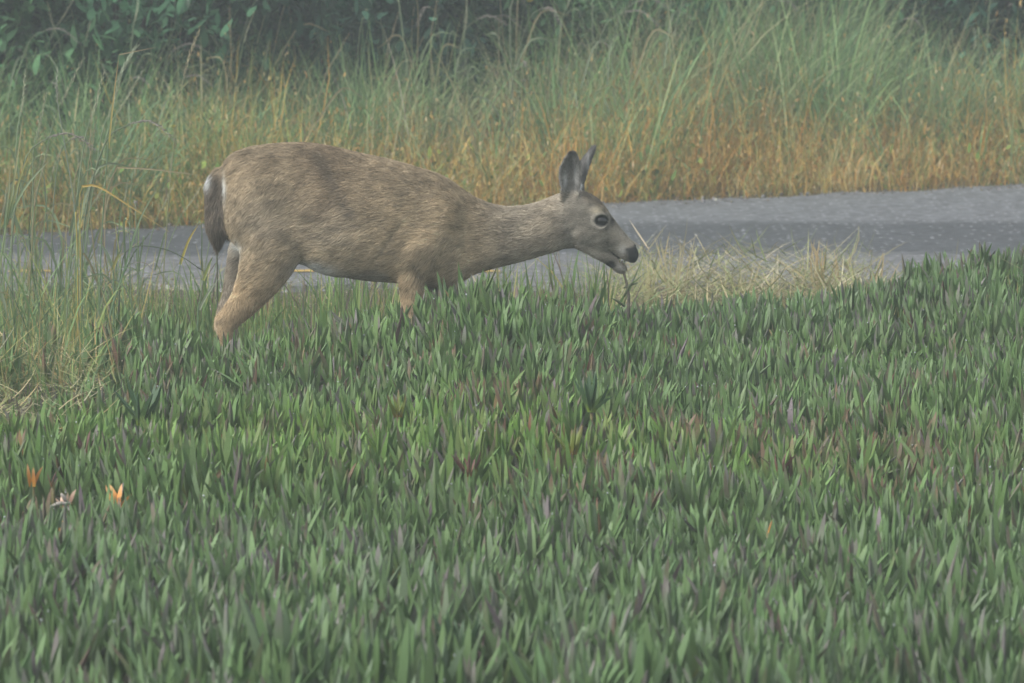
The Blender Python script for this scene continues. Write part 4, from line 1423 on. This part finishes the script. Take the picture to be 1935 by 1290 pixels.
link('dry_golden_weeds', A.mesh('dry_golden_weeds', M_DRY), kind='stuff', label='golden brown dried weeds lining the far edge of the asphalt', category='weeds')

# small broad-leaved greens low at the far road edge
A = Acc()
n = 2600
x, y, t = verge_pts(n, 0.05, 1.3)
kk = noise2(x, t, 2.6, 95) + 0.25 * (1 - sstep(-2.2, 0.0, x)) > 0.60
x, y = x[kk], y[kk]
n = len(x)
c = pal([(0.13, 0.20, 0.05), (0.20, 0.26, 0.06), (0.10, 0.15, 0.05)], n, .2)
v, f, k, _ = blades(np.stack([x, y, ground(x, y) + .28 * rng.random(n) ** 1.5], 1), rng.random(n) * 6.283, np.abs(rng.normal(R(45), R(25), n)), rng.normal(.3, .5, n), .03 + .04 * rng.random(n), .016 + .012 * rng.random(n), c, c * 1.1, nseg=3, wprof=[.3, 1, .8, .1])
A.add(v, f, k)
link('low_green_weeds', A.mesh('low_green_weeds', M_LEAF), kind='stuff', label='low broad-leaved green weeds mixed into the verge', category='weeds')

# green grass behind
A = Acc()
n = 32000
x, y, t = verge_pts(n, 0.25, 3.1, 0.8)
cl = noise2(x, y, 4.2, 97) * 0.6 + noise2(x, y, 11.0, 98) * 0.4
kk = rng.random(n) < np.clip((cl - 0.30) * 3.0, 0.06, 1)
nc = 170
ccx, cct = -XW + 2 * XW * rng.random(nc), 0.35 + 2.7 * rng.random(nc)
ccr = 0.04 + 0.07 * rng.random(nc)
cch = 0.75 + 0.6 * rng.random(nc)
ccc = pal([(0.125, 0.215, 0.085), (0.17, 0.25, 0.11), (0.21, 0.26, 0.13), (0.26, 0.25, 0.14), (0.10, 0.18, 0.085)], nc, .15)
inc = rng.random(n) < 0.6
ci = rng.integers(0, nc, n)
ox, oy = rng.normal(0, 1, n) * ccr[ci], rng.normal(0, 1, n) * ccr[ci]
x = np.where(inc, ccx[ci] + ox, x)
t = np.where(inc, cct[ci] + oy, t)
y = yfar(x) + t
kk |= inc
kk &= rng.random(n) > 0.90 * goldness(x, t) * (1 - sstep(0.9, 1.5, t))
x, y, t, inc, ci, ox, oy = x[kk], y[kk], t[kk], inc[kk], ci[kk], ox[kk], oy[kk]
n = len(x)
dens = noise2(x, y, 1.6, 96)
gl = goldness(x, t)
# grass stands taller and closer around the middle right of the verge, lower where the shrubs show
topn = np.interp(x, [-4.4, -2.6, -1.7, -0.9, -0.3, 0.3, 1.0, 1.7, 2.1, 2.6, 4.4], [.70, .70, .62, .52, .56, .82, .92, .84, .58, .56, .66])
hgt = topn * (0.40 + 0.75 * rng.random(n)) * (0.6 + 0.4 * sstep(0.2, 1.2, t)) * (0.55 + 0.9 * dens)
c = 1.5 * pal([(0.130, 0.215, 0.085), (0.165, 0.245, 0.105), (0.105, 0.175, 0.070), (0.22, 0.27, 0.12), (0.27, 0.25, 0.13), (0.25, 0.22, 0.18)], n, .25, [3, 3, 2.5, 2, 1, .6])
c = np.where(inc[:, None], 1.5 * ccc[ci] * (0.75 + .5 * rng.random((n, 1))), c)
hgt = np.where(inc, hgt * 0.4 + topn * cch[ci] * (0.35 + .5 * rng.random(n)), hgt)
tz = np.where(inc, np.arctan2(oy, ox) + rng.normal(0, .6, n), rng.normal(0.3, 1.6, n))
tth = np.where(inc, R(5) + np.hypot(ox, oy) / ccr[ci] * R(9), np.abs(rng.normal(R(4), R(17), n)))
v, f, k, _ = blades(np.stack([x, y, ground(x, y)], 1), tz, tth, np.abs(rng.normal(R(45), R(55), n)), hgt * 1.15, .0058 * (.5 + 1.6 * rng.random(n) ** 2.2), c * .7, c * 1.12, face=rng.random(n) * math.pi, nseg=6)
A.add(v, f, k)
link('verge_grass', A.mesh('verge_grass', M_GRASS), kind='stuff', label='tall tangled green grass growing behind the dry weeds', category='grass')

# tall stalks with seed heads: three kinds, each stalk a thing of its own
def stalk_proto(kind):
    t = link('grass_stalk', None)
    H = 1.0
    if kind == 0:      # upright spike
        S = spline([(0, 0, 0), (.02, .01, .4), (.07, .02, .78), (.10, .02, .9)], 14)
        Hd = spline([(.10, .02, .88), (.13, .02, .96), (.17, .03, 1.06)], 8)
        sc, hc_, hw, nn, lo = (0.20, 0.26, 0.15), (0.34, 0.36, 0.24), .008, 30, .25
    elif kind == 1:    # arching plume
        S = spline([(0, 0, 0), (.03, 0, .5), (.12, .02, .80), (.22, .03, .87)], 14)
        Hd = spline([(.20, .03, .865), (.29, .03, .87), (.38, .03, .80)], 8)
        sc, hc_, hw, nn, lo = (0.17, 0.21, 0.13), (0.27, 0.25, 0.22), .008, 40, .6
    else:              # straw stalk
        S = spline([(0, 0, 0), (-.02, 0, .4), (-.01, .02, .75), (.02, .02, .88)], 14)
        Hd = spline([(.02, .02, .86), (.035, .02, .93), (.06, .02, 1.02)], 8)
        sc, hc_, hw, nn, lo = (0.28, 0.25, 0.14), (0.31, 0.27, 0.17), .0065, 26, .35
    v, f = tube(S, np.linspace(.0034, .0020, 14), 5)
    A = Acc()
    A.add(v, f, sc)
    link('stem', A.mesh('stem', M_GRASS, True), t)
    link('seed_head', seed_head(Hd, hw, hc_, nn, lo).mesh('seed_head', M_DRY), t)
    for q in range(2):
        a = rng.random() * 6.28
        z0 = .25 + .25 * q
        Lp = spline([(0, 0, z0), (.10 * math.cos(a), .10 * math.sin(a), z0 + .22), (.26 * math.cos(a), .26 * math.sin(a), z0 + .20)], 9)
        v, f, k = ribbon(Lp, .010, sc, np.array(sc) * 1.2)
        A = Acc()
        A.add(v, f, k)
        link('blade', A.mesh('blade', M_GRASS, True), t)
    return t


KLAB = ['green stalk with upright pale seed spike above the far grass', 'stalk with drooping mauve-grey seed plume above the far grass', 'straw-coloured stalk with thin dry spike above the far grass']
KGRP = ['upright seed stalks on the far verge', 'drooping plume stalks on the far verge', 'dry straw stalks on the far verge']
protos = [[stalk_proto(k) for _ in range(2)] for k in range(3)]
used = set()


def place_stalk(kind, var, x, t, h, rz, lean_x, lab=None):
    p = protos[kind][var]
    key = (kind, var)
    if key not in used:
        used.add(key)
        o = p
    else:
        o = p.copy()
        C.objects.link(o)
        for ch in p.children:
            c_ = ch.copy()
            C.objects.link(c_)
            c_.parent = o
    y = float(yfar(x)) + t
    o.location = (x, y, float(ground(np.array([x]), np.array([y]))[0]) - 0.01)
    o.rotation_euler = (0, lean_x, rz)
    o.scale = (h, h, h)
    o['label'], o['category'], o['group'] = (lab or (KLAB[kind],))[0], 'grass stalk', (lab[1] if lab else KGRP[kind])


for q in range(96):
    x = -2.95 + 5.9 * random.random()
    mid = math.exp(-((x - 1.1) / 1.0) ** 2)
    kind = random.choices((0, 1, 2), (4, 3 + 3 * mid, 3))[0]
    t_ = 0.7 + 2.0 * random.random()
    h = (0.62 + 0.50 * random.random()) * (1.0 + 0.12 * mid)
    rz = random.gauss(0.2, 0.9) if random.random() < .8 else random.random() * 6.28
    place_stalk(kind, q % 2, x, t_, h, rz, random.gauss(0.06, 0.16))

# thin loose stalks at the end of the bank, in front of the road
LLAB = ['thin green stalk with pale spike rising out of the rough grass', 'thin stalk with nodding mauve-grey plume in the rough grass', 'thin straw stalk with dry spike in the rough grass']
LGRP = ['green stalks in the rough grass', 'plume stalks in the rough grass', 'straw stalks in the rough grass']
for q in range(28):
    kind = random.choices((0, 1, 2), (4, 2, 3))[0]
    px_ = random.uniform(-60, 360) if q % 3 else random.uniform(0, 180)
    Yq = random.uniform(19.6, 22.2)
    x = float(at(px_, 500, Yq)[0])
    place_stalk(kind, q % 2, x, Yq - float(yfar(x)), random.uniform(.5, 1.05), random.gauss(0.1, 1.0), random.gauss(0.03, 0.14), (LLAB[kind], LGRP[kind]))

# grit along both road edges
n = 1500
gx_ = -4.5 + 9 * rng.random(n)
far = rng.random(n) < 0.6
gy_ = np.where(far, yfar(gx_) - 0.10 + rng.normal(0, .12, n), Y_NEAR + 0.12 + rng.normal(0, .16, n))
gr_ = 0.003 + 0.008 * rng.random(n) ** 3
gc_ = 0.7 * pal([(0.26, 0.26, 0.26), (0.18, 0.17, 0.16), (0.32, 0.31, 0.29), (0.22, 0.18, 0.13)], n, .2)
sq = 0.6 + .8 * rng.random((n, 1, 3))
v = (np.stack([gx_, gy_, np.full(n, .026)], 1)[:, None] + ico_v[None] * sq * gr_[:, None, None]).reshape(-1, 3)
f = (ico_f[None] + (np.arange(n) * 12)[:, None, None]).reshape(-1, 3)
link('grit', mesh_np('grit', v, f, np.repeat(gc_, 12, axis=0), False, M_BARK), kind='stuff', label='loose grit scattered along the edges of the asphalt', category='grit')

# small yellow flowers in the grass
for q, (px, py, lab) in enumerate(((325, 240, 'small yellow flower head low in the grass behind the doe\'s rump'), (1001, 3, 'bright yellow flower standing high against the dark shrubs'))):
    x0 = at(px, py, 29.0)[0]
    Yd = float(yfar(x0)) + (0.9 if q == 0 else 2.2)
    P = at(px, py, Yd)
    g0 = float(ground(P[:1], P[1:2])[0])
    root = np.array((P[0] - .03, P[1], g0))
    t = link('yellow_flower', None, loc=tuple(root), label=lab, category='flower')
    v, f = tube(spline([(0, 0, -.01), (.01, 0, (P[2] - g0) * .6), P - root], 10), np.full(10, .0025), 5)
    A = Acc()
    A.add(v, f, (0.14, 0.2, 0.08))
    link('stem', A.mesh('stem', M_GRASS, True), t)
    for k in range(9):
        a = k * 2.4
        d = np.array((math.cos(a), math.sin(a), .5)) * .020
        b0 = (P - root)
        s_ = np.cross(d, (0, 0, 1.0))
        s_ = s_ / np.linalg.norm(s_) * .006
        V = np.array([b0, b0 + d * .5 + s_, b0 + d, b0 + d * .5 - s_, b0 + d * .5 - np.array((0, 0, .004))])
        A = Acc()
        A.add(V, np.array([(0, 1, 4), (1, 2, 4), (2, 3, 4), (3, 0, 4), (0, 3, 2), (0, 2, 1)]), (0.62, 0.46, 0.02))
        link('petal', A.mesh('petal', M_GRASS), t)

# ------------------------------------------------------------------ shrubs behind
SH_LAB = {0: 'mid green', 1: 'dark blue-green', 2: 'lighter fresh green'}


def shrub(x, t, h, rad, seed, tone, ti, row):
    r = np.random.default_rng(seed)
    y = float(yfar(x)) + t
    g0 = float(ground(np.array([x]), np.array([y]))[0])
    root = link('shrub', None, loc=(x, y, g0 - 0.02), label=SH_LAB[ti] + (' leafy shrub standing right behind the tall verge grass' if row == 0 else ' taller shrub showing between the bushes behind the verge'), category='shrub', group=('front' if row == 0 else 'back') + ' row shrubs, ' + SH_LAB[ti])
    A = Acc()
    tips = []
    for k in range(7):
        a = k / 7 * 6.283 + r.random()
        rr_ = rad * (0.25 + 0.5 * r.random())
        hh = h * (0.55 + 0.4 * r.random())
        P = spline([(0.04 * math.cos(a), 0.04 * math.sin(a), 0), (rr_ * .4 * math.cos(a), rr_ * .4 * math.sin(a), hh * .45), (rr_ * math.cos(a), rr_ * math.sin(a), hh)], 9)
        v, f = tube(P, np.linspace(.022, .006, 9), 6)
        A.add(v, f, (0.06, 0.05, 0.04))
        tips += [P[5], P[8]]
    link('stem', A.mesh('stem', M_BARK, True), root)
    n = 7800
    ncl = 64
    cc = np.stack([r.normal(0, rad * .55, ncl), r.normal(0, rad * .5, ncl), h * (0.06 + 0.90 * r.random(ncl))], 1)
    w = r.integers(0, ncl, n)
    P = cc[w] + r.normal(0, 1, (n, 3)) * np.array((.15, .15, .12)) * (0.7 + .8 * r.random((n, 1)))
    P[:, 2] = np.clip(P[:, 2], 0.03, None)
    ctone = 0.6 + 0.8 * r.random(ncl)
    c = np.array(tone)[None] * ctone[w][:, None] * (0.7 + .6 * r.random((n, 1)))
    bl = r.random(n) < 0.05
    c[bl] = c[bl] * 1.9
    v, f, k, _ = blades(P, r.random(n) * 6.283, np.abs(r.normal(R(55), R(30), n)), r.normal(.5, .5, n), .06 + .07 * r.random(n), .030 + .022 * r.random(n), c, c * 1.08, nseg=3, wprof=[.25, 1.0, .8, .08])
    A = Acc()
    A.add(v, f, k)
    link('foliage', A.mesh('foliage', M_LEAF), root)


tones = [(0.048, 0.118, 0.062), (0.034, 0.086, 0.056), (0.072, 0.155, 0.072)]
q = 0
for x in np.arange(-5.2, 5.3, 1.05):
    shrub(float(x + random.uniform(-.15, .15)), 3.1 + random.uniform(-.2, .25), 1.5 + random.uniform(-.15, .3), .72, 500 + q, tones[q % 3], q % 3, 0)
    q += 1
for x in np.arange(-5.6, 5.7, 1.25):
    shrub(float(x), 4.4 + random.uniform(-.2, .2), 2.2 + random.uniform(-.2, .3), .9, 600 + q, tones[(q + 1) % 3], (q + 1) % 3, 1)
    q += 1

for x in np.arange(-6.4, 6.5, 1.35):
    shrub(float(x), 5.9 + random.uniform(-.2, .2), 2.6 + random.uniform(-.2, .3), 1.0, 700 + q, tones[(q + 1) % 3], (q + 1) % 3, 1)
    q += 1

# ------------------------------------------------------------------ fog
bx0, bx1, by0, by1, bz0, bz1 = -140, 140, -120, 160, -1.2, 4.2
hv = np.array([(x, y, z) for z in (bz0, bz1) for y in (by0, by1) for x in (bx0, bx1)], float)
hf = np.array([(0, 2, 3, 1), (4, 5, 7, 6), (0, 1, 5, 4), (2, 6, 7, 3), (0, 4, 6, 2), (1, 3, 7, 5)])
hm = bpy.data.materials.new('fog')
hm.use_nodes = True
hn = hm.node_tree.nodes
for nd in list(hn):
    if nd.type == 'BSDF_PRINCIPLED':
        hn.remove(nd)
pv = hn.new('ShaderNodeVolumePrincipled')
pv.inputs['Color'].default_value = (0.88, 0.99, 0.99, 1)
pv.inputs['Density'].default_value = HAZE_DENSITY
pv.inputs['Anisotropy'].default_value = 0.0
hm.node_tree.links.new(pv.outputs[0], hn['Material Output'].inputs['Volume'])
link('haze', mesh_np('haze', hv, hf, None, False, hm), kind='stuff')
